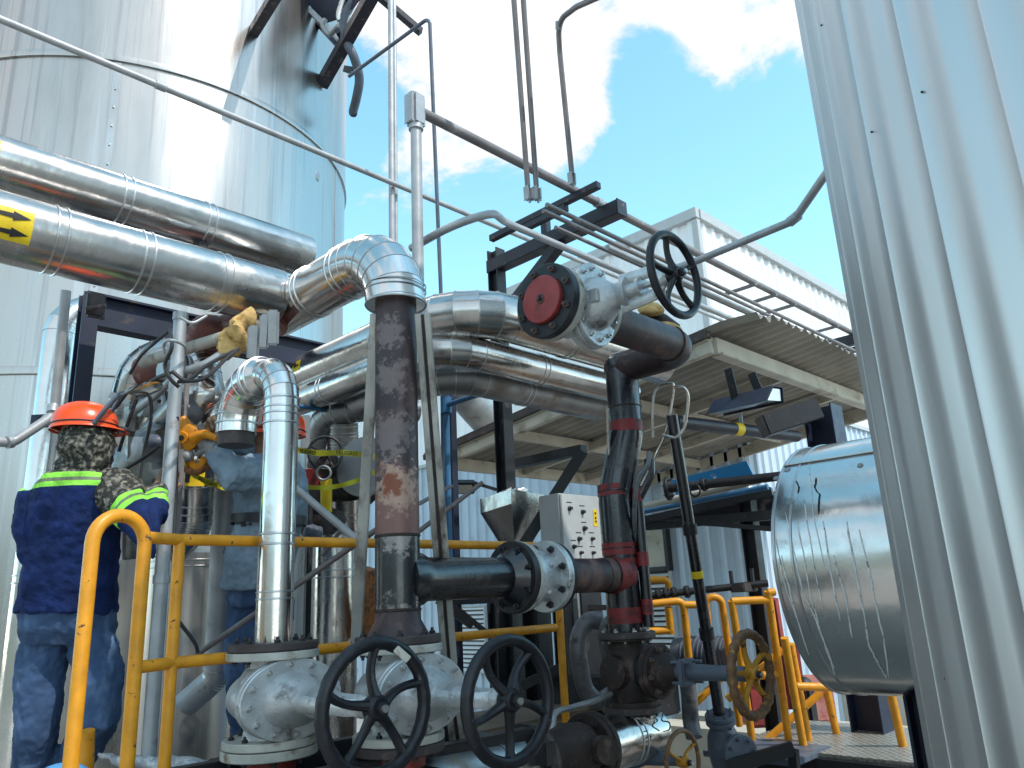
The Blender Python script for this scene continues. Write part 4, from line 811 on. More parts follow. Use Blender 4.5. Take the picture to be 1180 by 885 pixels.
bs_ = BASE[t.name]; tocam = (CAM-D0); tocam.z = 0; tocam.normalize(); fr_ = tocam*rD
bloom(M['mainpipe'], vy(D0, 600)+fr_-bs_, .17, (.24,.12,.10), .8, 14); bloom(M['mainpipe'], vy(D0, 565)+fr_-bs_, .085, (.42,.27,.21), .9, 26); bloom(M['mainpipe'], vy(D0, 562)+fr_-rh*.015-bs_, .045, (.20,.05,.02), .95, 34)
for yy, rd_ in ((390, .06), (440, .07), (505, .08)): bloom(M['mainpipe'], vy(D0, yy)+fr_-rh*.03-bs_, rd_, (.30,.24,.23), .45, 30, 1.2)
M['mainpipe_low'] = mat('main_pipe_black', (.008,.009,.016), .25, 0, (.075,.062,.058), 7, .55, .2, rough2=.6, bump=.0006, bsc=60, dark=.4, spec=.9)
bloom(M['mainpipe_low'], vy(D0, 622)+fr_-bs_, .05, (.33,.29,.28), .7, 30, 1.3); bloom(M['mainpipe_low'], vy(D0, 720)+fr_-bs_, .07, (.28,.24,.22), .7, 30, 1.3)
[c for c in t.children if c.name.startswith('tee_run')][0].data.materials[0] = M['mainpipe_low']; [c for c in t.children if c.name.startswith('upper_run')][0].data.materials[0] = M['mainpipe']
# branch to the check valve and on to the black riser
H2 = pt(716, 666, 3.95); br0 = V((D0.x, D0.y, vy(D0, 668).z))
by = D0.y; X1 = atx(br0, DX, 588).x; X2_ = atx(br0, DX, 628).x; X3 = atx(br0, DX, 716).x
rb = .078
mb = MB(); mb.lathe(br0+DX*.02, DX, [(0, rb*1.25), (rD*.9, rb*1.22), (rD*1.25, rb*1.02), (X1-D0.x-.02, rb)], 40); part('side_branch', mb, M['blackpipe'], t)
t = thing('check_valve', 'silver wafer valve clamped between big black flanges on the cross pipe', 'valve', V((X1, by, br0.z-.15)))
fR = .145; z0 = br0.z; o = V((0, by, z0))
def fx_(x, R, th, mt, n=8, bs=.013, fc=(True, False), bm=None): return flange(t, V((x, by, z0)), DX, R, th, mt, n, bs, bm, fc, ph=.3, bc=.82)
mb = MB(); mb.lathe(V((X1-.05, by, z0)), DX, [(0, rb*1.02), (.035, rb*1.35), (.05, rb*1.5)], 36); part('neck', mb, M['blackpipe'], t)
fx_(X1, fR, .032, M['black']); fx_(X1+.034, fR*1.0, .014, M['flange'], fc=(False, False)); 
w0 = X1+.05; mb = MB(); mb.lathe(V((w0, by, z0)), DX, [(0, fR*.95), (.025, fR*.95), (.05, fR*.78), (.14, fR*.72), (.155, fR*.72)], 48); part('wafer_body', mb, M['silver'], t)
fx_(w0+.15, fR*1.03, .034, M['silver'], bm=M['bolt'], bs=.015); fx_(w0+.186, fR*1.0, .024, M['black'], fc=(False, True))
for k in (0.4, 1.6, 2.5, 3.3, 5.6): p = V((w0+.09, by, z0))+(DY*-math.cos(k)+DZ*math.sin(k))*fR*.73; mb = MB(); mb.ball(p, .014, seg=10, rings=6); part('boss', mb, M['silver'], t)
t = thing('cross_pipe', 'dark horizontal pipe between the silver wafer valve and the red banded riser', 'pipe', V((w0+.21, by, z0-.08)))
mb = MB(); mb.cyl(V((w0+.21, by, z0)), V((X3-.02, by, z0)), rb*.97, seg=40); part('run', mb, M['rustpipe'], t)
# black riser with red bands
Q = V((X3, by, z0)); Qt = vy(Q, 590)
t = thing('red_banded_riser', 'black S-bent riser painted with red bands, right of the control box', 'pipe', vy(Q, 730))
rr_ = .082; off = (atx(Qt, (DX-DY*.0), 733) - Qt)
top = vy(Qt, 500)+rh*.085; ptop = vy(top, 424); 
S1, S2 = vy(Q, 572), V((top.x, top.y, vy(top, 498).z))
path = fillet([vy(Q, 735), S1, S2, ptop], .22, 10); mb = MB(); mb.sweep(path, rr_, 40); part('riser', mb, M['blackpipe'], t)
def redband(a, b, parent, mt='redband', r=rr_, nm='red_band'):
    mb = MB(); mb.cyl(a, b, r+.0015, seg=40); return part(nm, mb, M[mt], parent)
d_up = (S2-S1).normalized()
for y0, y1 in ((658, 644), (640, 626), (718, 700)): redband(vy(Q, y0), vy(Q, y1), t)
redband(vy(Q, 572), vy(Q, 559), t); redband(vy(top, 499), vy(top, 486), t)
for y in (566, 632, 651): mb = MB(); q = vy(Q, y); mb.lathe(q-DZ*.004, DZ, [(0, rr_), (.002, rr_+.005), (.006, rr_+.005), (.008, rr_)], 40, cap=(False, False)); part('weld_bead', mb, M['blackpipe'], t)
for y in (470,): mb = MB(); q = vy(top, y); mb.lathe(q-DZ*.004, DZ, [(0, rr_), (.002, rr_+.004), (.006, rr_+.004), (.008, rr_)], 40, cap=(False, False)); part('weld_bead', mb, M['rust'], t)
mb = MB(); mb.lathe(V((X3-.16, by, z0)), DX, [(0, rb), (.08, rb*1.05), (.16, rb*1.2)], 36); part('tee_branch', mb, M['rustpipe'], t); mb = MB(); mb.lathe(V((X3-.10, by, z0)), DX, [(0, rb*1.09), (.10, rb*1.24)], 36, cap=(False, False)); part('red_band', mb, M['redband'], t)
# thin companion pipe beside the riser
mb = MB(); c0_ = Q+rh*.105-fh*.03; mb.sweep(fillet([vy(c0_, 722), vy(c0_, 575), vy(c0_, 548)+rh*.07, vy(c0_, 530)+rh*.075], .05), .026, 16); o = part('companion_tube', mb, M['blackpipe'], t)
for y0, y1 in ((708, 690), (652, 636), (578, 562)): mb = MB(); mb.cyl(vy(c0_, y0), vy(c0_, y1), .0275, seg=16); part('red_band', mb, M['redband'], o)
# upper run: riser top -> back bend -> gate valve
zt2 = ptop.z; V0 = ptop; 
ry = -DY; bend = atx(V0, ry, 790); vA = atx(bend, -DX, 694)
t = thing('upper_cross_pipe', 'dark steel pipe with elbow joining the top gate valve to the riser', 'pipe', V0-DZ*.1)
mb = MB(); mb.sweep(fillet([vA, V((bend.x, bend.y, zt2)), V0+DY*.01, V0-DZ*.02][:4], [.13, .001], 10), rr_*.98, 40); part('run', mb, M['blackpipe'] if False else M['rustpipe'], t)
mb = MB(); mb.ball(V0, rr_*1.02, seg=32, rings=20); part('elbow_cap', mb, M['blackpipe'], t)
for x in (772,): p = atx(vA, DX, x); mb = MB(); mb.lathe(p-DX*.005, DX, [(0, rr_), (.002, rr_+.004), (.008, rr_+.004), (.01, rr_*.98)], 40, cap=(False, False)); part('weld_bead', mb, M['rust'], t)
# top gate valve
VC = atx(vA, -DX, 664)
tv = gate_valve('gate_valve', 'top gate valve with red disc on its blind flange and black wheel against the sky', VC, DX, -DY, half=.13, fR=.135, Lb=.47, wheelR=.154, wheelr=.015, ph=.5, curve=.0, hub=.028, bonz=.06, skip=(-1,), group=None, bf=1.18)
# blind flange stack at the left end
x0 = VC.x-.13
def fl2(dx, R, th, mt, fc=(False, False), bm=None): return flange(tv, V((x0+dx, VC.y, VC.z)), DX, R, th, mt, 8, .0145, bm or M['flange_dark'], fc, bc=.83, ph=.35)
fl2(-.02, .15, .03, M['flange'], (False, True)); fl2(-.026, .146, .006, M['flange_dark']); b_ = fl2(-.062, .15, .035, M['black'], (True, False))
mb = MB(); mb.disc(V((x0-.084, VC.y, VC.z)), DX, .096, .023); rd = part('red_disc', mb, M['red'], tv); mb = MB(); mb.torus(V((x0-.085, VC.y, VC.z)), DX, .016, .004, 24, 6); part('centre_ring', mb, M['flange_dark'], rd); mb = MB(); mb.lathe(V((x0-.084, VC.y, VC.z)), -DX, [(0, .008), (.012, .007)], 6); part('centre_plug', mb, M['bolt'], rd)
# ------------------------------------------------------------------ valves of the front row
C1 = vy(pt(320, 600, 2.78), 803); w1 = atx(C1, -DY, 433)
v1 = gate_valve('gate_valve', 'left silver gate valve of the front row, with speckled casting marks, under the bright standpipe', C1, DZ, -DY, half=.150, fR=.155, Lb=(w1-C1).length, wheelR=.178, wheelr=.0195, ph=.30, hub=.036, wavy=.10, gm=None)
random.seed(11)
for i in range(7):
    for j in range(5):
        a = R_(150+i*9); h = -.05+j*.022+random.uniform(-.003, .003); 
        p = C1+V((math.cos(a)*.118, .0, 0))*0+(-DX*math.cos(R_(-30+i*10))-DY*math.sin(R_(-30+i*10)))*.113+DZ*h
        mb = MB(); mb.ball(p, .0062, seg=8, rings=5); part('casting_mark', mb, M['silver'], v1)
top = C1+DZ*.152
f1 = thing('standpipe_flange', 'dark bolted flange plate on top of the left front gate valve', 'flange', top); flange(f1, top, DZ, .152, .026, M['flange_dark'], 8, .012, M['bolt'], (False, True), ph=.39)
b1 = C1-DZ*.152; f2 = thing('pipe_stub', 'red pipe stub and worn yellowish flange beneath the left front gate valve', 'pipe', V((b1.x, b1.y, b1.z-.5)))
flange(f2, b1-DZ*.030, DZ, .158, .029, M['flange'], 8, .012, M['bolt'], (True, False), ph=.39); mb = MB(); mb.cyl(b1-DZ*.6, b1-DZ*.03, .085, seg=32); part('stub', mb, M['red'], f2)
C2 = V((D0.x, D0.y, vy(D0, 797).z)); w2 = atx(C2, -DY, 587)
v2 = gate_valve('gate_valve', 'right silver gate valve of the front row, under the dark main pipe', C2, DZ, -DY, half=.155, fR=.155, Lb=(w2-C2).length, wheelR=.170, wheelr=.0185, ph=.9, hub=.034, wavy=.06)
top = C2+DZ*.157; f3 = thing('main_pipe_flange', 'dark bolted flange at the foot of the dark main pipe', 'flange', top); flange(f3, top, DZ, .150, .028, M['flange_dark'], 8, .012, M['bolt'], (False, True)); mb = MB(); mb.lathe(top+DZ*.028, DZ, [(0, .11), (.05, rD*1.02), (.10, rD)], 36); part('hub_neck', mb, M['rustpipe'], f3)
b1 = C2-DZ*.157; f4 = thing('pipe_stub', 'red pipe stub beneath the right front gate valve, behind the left black wheel', 'pipe', V((b1.x, b1.y, b1.z-.5)))
flange(f4, b1-DZ*.030, DZ, .155, .029, M['flange_dark'], 8, .012, M['bolt'], (True, False)); mb = MB(); mb.cyl(b1-DZ*.6, b1-DZ*.03, .09, seg=32); part('stub', mb, M['red'], f4)
mb = MB(); d_ = ray(241, 780); 
# light maker plate on the left wheel
x_, y_, z_ = frame(-DY)
p = w1+DX*0; mb = MB(); cc_ = pt(463, 755, depth(w1)-.03); ax_ = ((Rt*.75-Up*.66).normalized(), (Rt*.66+Up*.75).normalized(), F); mb.box(cc_+F*.008, .05, .022, .008, ax_, .002); part('pale_tag', mb, M['flange'], v1)

# rusty valve with the yellow wheel
C3 = vy(Q, 772); w3 = atx(C3, -DY, 866)
v3 = thing('rusty_globe_valve', 'dark rusty valve with long blue-grey neck and worn yellow handwheel', 'valve', C3-DZ*.2)
mb = MB(); mb.lathe(C3-DZ*.16, DZ, [(0, .12), (.03, .12), (.031, .09), (.08, .10), (.16, .125), (.24, .10), (.29, .088), (.291, .125), (.33, .125)], 36); part('body', mb, M['rust'], v3)
flange(v3, C3+DZ*.14, DZ, .135, .028, M['flange_dark'], 8, .011, M['bolt_zinc'], (True, True)); flange(v3, C3-DZ*.18, DZ, .135, .028, M['flange_dark'], 8, .011, M['bolt'], (True, True))
mb = MB(); mb.lathe(C3, -DX, [(0, .075), (.10, .075), (.13, .07), (.135, .05)], 28); part('side_boss', mb, M['rust'], v3)
mb = MB(); mb.cyl(C3, C3-DY*.13, .085, seg=36); part('bonnet_neck', mb, M['black'], v3)
flange(v3, C3-DY*.13, -DY, .118, .025, M['rust'], 8, .012, M['flange_dark'], (False, False)); fl = flange(v3, C3-DY*.157, -DY, .118, .022, M['rust'], 8, .013, M['flange_dark'], (False, True))
mb = MB(); mb.lathe(C3-DY*.178, -DY, [(0, .085), (.04, .075), (.08, .04), (.09, .038)], 32); part('bonnet', mb, M['rust'], v3)
mb = MB(); mb.lathe(C3-DY*.25, -DY, [(0, .036), (.02, .036), ((w3-C3).length-.27, .030)], 20); part('neck_tube', mb, M['bluegrey'], v3)
mb = MB(); mb.box(C3-DY*.31, .11, .03, .11, bev=.006); pl_ = part('gland_plate', mb, M['bluegrey'], v3)
for sx in (-1, 1):
    for sz in (-1, 1): mb = MB(); c = C3-DY*.30+DX*(sx*.042)+DZ*(sz*.042); mb.cyl(c+DY*.04, c-DY*.06, .007, seg=8); part('stud', mb, M['bluegrey'], pl_)
M['brown_rim'] = mat('worn_brown_rim', (.20,.105,.05), .65, 0, (.45,.24,.06), 24, .58, .06, bump=.002, bsc=60, dark=.4)
handwheel(v3, w3, -DY, .158, .016, M['yellow_old'], 5, .5, .0, .028, .35, M['brown_rim'])
# silver jacket below it and the low cross run
tj = thing('marked_silver_pipe', 'silver jacketed pipe with scribbled black marker numbers under the rusty valve', 'pipe', C3-DZ*.6)
E3 = V((C3.x, C3.y, vy(C3, 848).z)); clad_pipe(tj, [C3-DZ*.19, E3+DZ*.02], .10, .1, M['clad'], 1, bands=[(0, .5)]); fl_end = atx(E3, -DX, 690)
clad_pipe(tj, [E3+DX*.13, fl_end], .112, .01, M['clad'], 1, bands=[(0, .5)], name='tee_jacket', seams=False)
for (P) in (((738, 828), (740, 842), (747, 842)), ((750, 826), (758, 830), (752, 836), (760, 842)), ((764, 822), (763, 830), (771, 832), (772, 840), (765, 843)), ((742, 852), (750, 848), (748, 856))):
    pts = []; 
    for (x, y) in P:
        r = ray(x, y); o = CAM-E3; A = r.y**2+r.z**2; B = 2*(o.y*r.y+o.z*r.z); Cq = o.y**2+o.z**2-.1135**2; Dq = max(0, B*B-4*A*Cq); pts.append(CAM+r*((-B-math.sqrt(Dq))/(2*A)))
    mb = MB(); mb.sweep(smooth(pts, 4), .0022, 6); part('marker_stroke', mb, M['ink'], tj)
tb = thing('brown_flanged_pipe', 'brown rusty flanged valve body low at the bottom centre of the photo', 'valve', fl_end-DZ*.3)
mb = MB(); mb.lathe(fl_end, -DX, [(0, .10), (.06, .085), (.12, .11), (.22, .12), (.30, .10), (.36, .085), (.42, .09)], 36); part('body', mb, M['rust'], tb)
for dx, R in ((.02, .14), (.055, .14), (.40, .145)): flange(tb, fl_end-DX*dx, -DX, R, .028, M['rust'] if dx < .3 else M['flange_dark'], 8, .012, M['bolt'], (dx < .05, dx > .03))
mb = MB(); mb.cyl(fl_end-DX*.1, fl_end-DX*.15-DY*.17+DZ*.02, .055, seg=24); part('side_neck', mb, M['rust'], tb)
tl = thing('lower_silver_pipe', 'dull silver pipe with black flange leaving the photo at the bottom centre', 'pipe', fl_end-DX*.5-DZ*.3)
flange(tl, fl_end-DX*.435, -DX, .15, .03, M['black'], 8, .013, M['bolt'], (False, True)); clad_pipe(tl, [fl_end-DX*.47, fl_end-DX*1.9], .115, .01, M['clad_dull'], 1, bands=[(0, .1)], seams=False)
cable('cloth_wrapped_tube', 'crumpled pale tube bent over the low black flange', pv((560, 888, 3.1), (600, 868, 3.1), (634, 842, 3.15), (640, 822, 3.2), (660, 815, 3.3), (690, 806, 3.4), (720, 792, 3.6)), .013, M['galv'], 'tube')
cable('cloth_wrapped_tube', 'thicker pale wrapped tube rising from the bottom edge to the low black flange', pv((520, 896, 3.0), (560, 880, 3.0), (596, 866, 3.05), (622, 848, 3.1)), .03, M['strut'], 'tube')
wl = pt(787, 878, 3.35); tw = thing('small_gate_valve', 'low blue-grey valve whose yellow-spoked wheel is cut by the photo\'s bottom edge', 'valve', wl+DY*.3-DZ*.1)
handwheel(tw, wl, -DY, .125, .010, M['yellow_old'], 3, .5, .0, .022, 0, M['brown_rim']); mb = MB(); mb.lathe(wl+DY*.36, -DY, [(0, .05), (.1, .06), (.16, .035), (.35, .018)], 20); part('body', mb, M['bluegrey'], tw); mb = MB(); mb.box(wl+DY*.30-DX*.1-DZ*.01, .20, .10, .07, bev=.01); part('lever_block', mb, M['bluegrey'], tw)
# lagged loops left of the rusty valve
t = thing('lagged_loop', 'grey taped hairpin loop of lagged tube left of the rusty valve', 'pipe', pt(680, 800, 3.9))
mb = MB(); mb.sweep(smooth(pv((694, 716, 3.9), (678, 716, 3.9), (667, 735, 3.88), (668, 765, 3.86), (675, 795, 3.86), (690, 808, 3.86), (706, 800, 3.88)), 8), .044, 18); part('left_limb', mb, M['insul'], t)
mb = MB(); mb.sweep(smooth(pv((708, 712, 3.8), (698, 722, 3.8), (697, 745, 3.8), (705, 775, 3.8), (707, 800, 3.84)), 8), .030, 16); part('right_limb', mb, M['insul'], t)
t = thing('lagged_hose', 'grey taped hose curving down the front of the red banded riser', 'hose', pt(735, 735, 3.75))
mb = MB(); mb.sweep(smooth(pv((738, 652, 3.8), (728, 662, 3.74), (727, 680, 3.72), (731, 710, 3.72), (737, 727, 3.72), (747, 737, 3.72)), 8), .036, 18); part('hose', mb, M['insul'], t)
cable('lagged_pipe', 'dark lagged pipe dropping right of the rusty valve', pv((790, 770, 3.9), (794, 800, 3.9), (796, 830, 3.9), (800, 850, 3.85)), .042, M['insul'], 'pipe', seg=16)
for i, (pp, r, lb) in enumerate(((((700, 470, 3.78), (702, 520, 3.78), (707, 545, 3.75), (700, 560, 3.75), (697, 580, 3.75), (698, 622, 3.75)), .008, 'brownish steel tube loop hugging the left side of the red banded riser'),
        (((752, 504, 3.78), (752, 465, 3.78), (757, 447, 3.78), (772, 442, 3.78), (776, 446, 3.78), (773, 470, 3.78), (766, 500, 3.78), (757, 520, 3.78), (748, 540, 3.75), (738, 560, 3.72)), .008, 'inner steel tube loop right of the red banded riser'),
        (((776, 446, 3.7), (788, 447, 3.7), (793, 458, 3.7), (791, 480, 3.7), (787, 496, 3.7), (777, 504, 3.7), (763, 501, 3.7)), .008, 'outer steel tube loop right of the red banded riser, with a coupling'),
        (((748, 520, 3.7), (746, 536, 3.68), (735, 552, 3.66), (731, 590, 3.66), (733, 640, 3.7)), .012, 'grey hose winding down the right of the red banded riser'))):
    cable('tube_loop', lb, pv(*pp), r, M['ss'] if i < 3 else M['insul'], 'tube')
mb = MB(); mb.cyl(pt(790, 478, 3.7), pt(789, 486, 3.7), .013, seg=12); one('tube_coupling', mb, M['ss'], 'tiny coupling on the outer steel tube loop', 'coupling')
# black columns and cabinet behind
def blackbar(x0, y0, x1, y1, d, w_, label, mt='black', name='steel_bar', cat='bar', d1=None):
    mb = MB(); mb.bar(pt(x0, y0, d), pt(x1, y1, d1 or d), w_, w_); return one(name, mb, M[mt], label, cat)
pb = pt(672, 760, 4.4); column('black_post', 'broad black post behind the lagged loop', pb, vy(pb, 655).z, .18, 'black')
pb = pt(652, 760, 4.3); column('black_post', 'narrower black post left of the broad one, edged by the yellow rail', pb, vy(pb, 690).z, .08, 'black')
pb = pt(620, 745, 4.6); column('black_post', 'black post behind the right black handwheel', pb, vy(pb, 655).z, .12, 'black')
mb = MB(); mb.box(pt(705, 800, 4.3), .6, .5, .24, bev=.01); one('black_equipment_case', mb, M['black'], 'black casing behind the lagged loop and the rusty valve', 'case')
t = thing('motor_pump', 'black pump motor with fins hidden behind the rusty valve', 'pump', pt(805, 790, 4.5)); mb = MB(); c = pt(815, 755, 4.7); mb.cyl(c-DY*.2, c+DY*.2, .11); part('casing', mb, M['bluegrey'], t)
for k in range(10): mb = MB(); mb.torus(c-DY*(.15-.03*k), DY, .115, .005, 32, 6); part('fin', mb, M['bluegrey'], t)
blackbar(640, 700, 700, 700, 4.4, .03, 'thin black bar across the black posts'); blackbar(602, 790, 645, 770, 4.2, .05, 'black angle running behind the right handwheel')
blackbar(520, 692, 568, 690, 4.0, .045, 'black horizontal bar below the cross pipe'); blackbar(525, 700, 580, 745, 4.05, .028, 'thin dark diagonal bar behind the right handwheel', 'beam')
blackbar(505, 690, 545, 720, 3.9, .05, 'dark knuckle joint bar next to the weathered prop')
column('dark_back_post', 'thin dark post between the hopper and the handwheel', pt(573, 740, 4.5), vy(pt(573, 740, 4.5), 690).z, .07)
# props beside the dark pipe
def propb(name, label, P, w_=.045, h_=.03, gap=True):
    t = thing(name, label, 'prop', P[-1]); 
    for s in ((-1, 1) if gap else (0,)):
        mb = MB()
        for i in range(len(P)-1): mb.bar(P[i]+Rt*(s*w_*.5)+F*(.0), P[i+1]+Rt*(s*w_*.5), w_*.62 if gap else w_, h_, F)
        part('channel_side' if gap else 'board', mb, M['strut'], t)
    if gap: mb = MB(); mb.bar(P[0]+F*.012, P[-1]+F*.012, w_*1.1, .008, F); part('web', mb, M['flange_dark'], t)
propb('weathered_prop', 'pale weathered prop leaning left of the dark main pipe', pv((433, 362, 3.0), (410, 745, 2.95)), .040, .03, False)
propb('weathered_prop', 'grey split channel prop leaning right of the dark main pipe', pv((487, 362, 2.95), (518, 765, 2.9)), .036)
propb('weathered_prop', 'short crumpled grey prop leaning from behind the right front valve', pv((521, 800, 2.95), (534, 900, 2.9)), .04)
# concrete kerb, boards, skid
mb = MB(); a = pt(560, 830, 3.9); mb.box(V((a.x+.2, a.y-.1, a.z-.25)), 1.6, .5, .55, bev=.015); one('board_box', mb, M['wood'], 'brown weathered boarding behind the right black handwheel', 'boarding')
t = thing('skid_frame', 'black steel skid beneath the front row of valves', 'frame', V((C1.x+.4, C1.y, 0)))
zk = C1.z-.26
for dy in (-.22, .22): mb = MB(); mb.bar(V((C1.x-.5, C1.y+dy-.02, zk)), V((C1.x+.95, C1.y+dy-.1, zk)), .06, .12, bev=.004); part('side_rail', mb, M['black'], t)
for dx in (-.3, .35, .9): mb = MB(); mb.box(V((C1.x+dx, C1.y-.2, zk-.02)), .06, .5, .08, bev=.003); part('cross_rail', mb, M['black'], t)
for dx in (-.4, .85): mb = MB(); mb.box(V((C1.x+dx, C1.y-.12, zk/2-.03)), .08, .08, zk-.06); part('leg', mb, M['black'], t)
mb = MB(); mb.box(V((C1.x+.25, C1.y-.02, zk-.1)), 1.4, .42, .02); part('drip_tray', mb, M['black'], t)
# ------------------------------------------------------------------ yellow rails
def rail(name, label, segs, r=.021, mt='yellow', cat='railing', group=None, base=None, rad=.05):
    t = thing(name, label, cat, base or segs[0][1][0], group)
    for nm, P in segs: mb = MB(); mb.sweep(fillet(P, rad, 8) if len(P) > 2 else P, r, 18); part(nm, mb, M[mt], t)
    return t
a = pt(103, 660, 2.3)
pA = V((a.x, a.y, .75)); top_ = vy(a, 592).z
b = atx(V((a.x, a.y, a.z)), (DX*.75-DY*-.65).normalized(), 163)
b = pt(164, 660, 2.45)
rail('ladder_hoop_rail', 'yellow hoop handrail curving in front of the orange helmeted worker', [('hoop', [V((a.x, a.y, .72)), V((a.x, a.y, top_)), V((b.x, b.y, top_)), V((b.x, b.y, .72))])], r=.0215, rad=.10)
T0 = pt(207, 622, 2.62); q = pt(173, 632, 2.50); zt_ = T0.z
eT = atx(T0, DX, 640); md = vy(T0, 764); em = atx(md, DX, 640); ep = vy(eT, 700)
qt = V((q.x, q.y, zt_)); qm = V((q.x, q.y, md.z))
t = rail('yellow_railing', 'long yellow two-bar railing between the workers and the valves', [('post', [V((T0.x, T0.y, .72)), T0]), ('top_rail', [V((b.x, b.y, zt_)), T0, eT]), ('mid_rail', [V((b.x, b.y, md.z)), md, em]), ('post', [V((eT.x, eT.y, .72)), eT])], r=.0195, rad=.02)
rail('orange_post', 'short orange post end under the hoop rail at the bottom left', [('post', [pt(99, 905, 2.7), pt(101, 842, 2.7)])], r=.024)
def pr_(dep, *P): return [pt(x, y, dep) for x, y in P]
rail('yellow_gate_frame', 'small yellow rail loop in front of the upper part of the right louvre', [('loop', pr_(4.6, (745, 668), (770, 668), (770, 684)))], rad=.03)
rail('yellow_gate_frame', 'yellow rail frame against the right louvre, left of the slim black pipe', [('top_rail', pr_(4.3, (742, 697), (787, 692), (797, 790))), ('mid_rail', pr_(4.3, (785, 697), (808, 697))), ('inner_post', pr_(4.3, (770, 700), (773, 730))), ('mid_rail', pr_(4.3, (745, 728), (775, 726)))], rad=.04)
rail('yellow_gate_frame', 'yellow rail frame with rounded top right of the slim black pipe', [('loop', pr_(4.5, (822, 790), (813, 688), (831, 688), (852, 836))), ('brace', pr_(4.5, (800, 812), (842, 770)))], rad=.05)
rail('yellow_gate_frame', 'yellow rail frame behind the worn yellow handwheel', [('left_post', pr_(4.2, (843, 692), (870, 874))), ('top_rail', pr_(4.2, (843, 693), (886, 691))), ('right_post', pr_(4.2, (885, 681), (910, 862))), ('mid_rail', pr_(4.2, (856, 781), (898, 776))), ('brace', pr_(4.25, (838, 806), (902, 748))), ('stub', pr_(4.2, (885, 683), (893, 682)))], rad=.03)
rail('yellow_stair_rail', 'doubled yellow posts and braces left of the drum support column', [('post', pr_(4.0, (904, 735), (931, 890))), ('post', pr_(4.15, (911, 742), (935, 870))), ('top_rail', pr_(4.1, (918, 791), (962, 792))), ('end_post', pr_(4.3, (952, 793), (967, 858))), ('brace', pr_(4.3, (880, 856), (946, 798)))], r=.021, rad=.03)
rail('yellow_rail_post', 'single yellow post just right of the drum support column', [('post', pr_(3.9, (1024, 788), (1044, 876)))])
# right platform and things standing behind it
t = thing('checker_plate_platform', 'small steel platform with chequered plate under the shiny drum', 'platform', pt(960, 870, 4.1)); zp = pt(960, 852, 4.2).z
a = pt(905, 858, 4.3); M['checker'] = mat('checker_plate', (.34,.33,.29), .5, .5, (.2,.18,.15), 60, .5, .06, bump=.004, bsc=90, dark=.25)
N, L = nt(M['checker']); tc_ = N.new('ShaderNodeTexCoord'); hs_ = []
for sgn in (1, -1):
    mp = N.new('ShaderNodeMapping'); mp.inputs['Rotation'].default_value = (0, 0, R_(45*sgn)); L.new(tc_.outputs['Object'], mp.inputs[0]); wv = N.new('ShaderNodeTexWave'); wv.inputs['Scale'].default_value = 9; L.new(mp.outputs[0], wv.inputs['Vector']); hs_.append(wv.outputs['Fac'])
mm_ = N.new('ShaderNodeMath'); mm_.operation = 'MULTIPLY'; L.new(hs_[0], mm_.inputs[0]); L.new(hs_[1], mm_.inputs[1]); rp_ = N.new('ShaderNodeMapRange'); rp_.inputs[1].default_value = .3; rp_.inputs[2].default_value = .45; L.new(mm_.outputs[0], rp_.inputs[0])
b_ = N['Principled BSDF']; src_ = b_.inputs['Base Color'].links[0].from_socket; mx_ = N.new('ShaderNodeMix'); mx_.data_type = 'RGBA'; L.new(rp_.outputs[0], mx_.inputs[0]); L.new(src_, mx_.inputs[6]); mx_.inputs[7].default_value = (.46,.44,.38,1); L.new(mx_.outputs[2], b_.inputs['Base Color'])
bp2 = N.new('ShaderNodeBump'); bp2.inputs['Distance'].default_value = .004; L.new(rp_.outputs[0], bp2.inputs['Height']); L.new(bp2.outputs[0], b_.inputs['Normal'])
mb = MB(); mb.box(V((a.x+.1, a.y-.55, zp)), .9, 1.4, .02, bev=.003); part('checker_plate', mb, M['checker'], t)
mb = MB(); mb.box(V((a.x-.36, a.y-.55, zp-.07)), .05, 1.38, .12); part('edge_beam', mb, M['black'], t)
for dy in (.1, -1.2): mb = MB(); mb.box(V((a.x-.30, a.y+dy, zp/2-.02)), .07, .07, zp-.04); part('leg', mb, M['black'], t)
t = thing('steel_step', 'dark steel step platform at the foot of the yellow frames', 'step', pt(870, 880, 3.9)); q = pt(850, 868, 3.95)
mb = MB(); mb.box(V((q.x+.12, q.y-.1, q.z)), .42, .5, .03, bev=.003); part('tread', mb, M['bluegrey'], t); mb = MB(); mb.bar(pt(838, 884, 3.6), pt(915, 862, 3.55), .04, .06); part('edge_angle', mb, M['black'], t); mb = MB(); mb.bar(pt(914, 864, 3.55), pt(917, 900, 3.55), .04, .04); part('leg', mb, M['black'], t); mb = MB(); mb.box(V((q.x+.2, q.y+.05, q.z/2)), .08, .08, q.z-.04); part('leg', mb, M['black'], t)
def rbox(name, label, cat, x0, y0, x1, y1, d, mt, dd=.3, kids=()):
    a, b = pt(x0, y0, d), pt(x1, y1, d); c = (a+b)/2+fh*dd/2; w_ = (x1-x0)/FPX*d; h_ = (y1-y0)/FPX*d; t = thing(name, label, cat, c-DZ*h_/2)
    mb = MB(); mb.box(c, w_, dd, h_, (rh, fh, DZ), .01); part('casing', mb, M[mt], t); mb = MB(); mb.box(c-fh*(dd/2+.004), w_*.86, .01, h_*.86, (rh, fh, DZ), .003); part('door', mb, M[mt], t); return t
rbox('red_cabinet', 'dark red steel cabinet behind the worn yellow handwheel', 'cabinet', 864, 792, 897, 837, 5.2, 'red')
rbox('red_cabinet', 'red upright cabinet between the yellow frame and the doubled posts', 'cabinet', 899, 745, 926, 815, 5.4, 'red')
M['faded_red'] = mat('faded_red', (.50,.22,.19), .7, 0, (.35,.08,.07), 10, .52, .1, dark=.3)
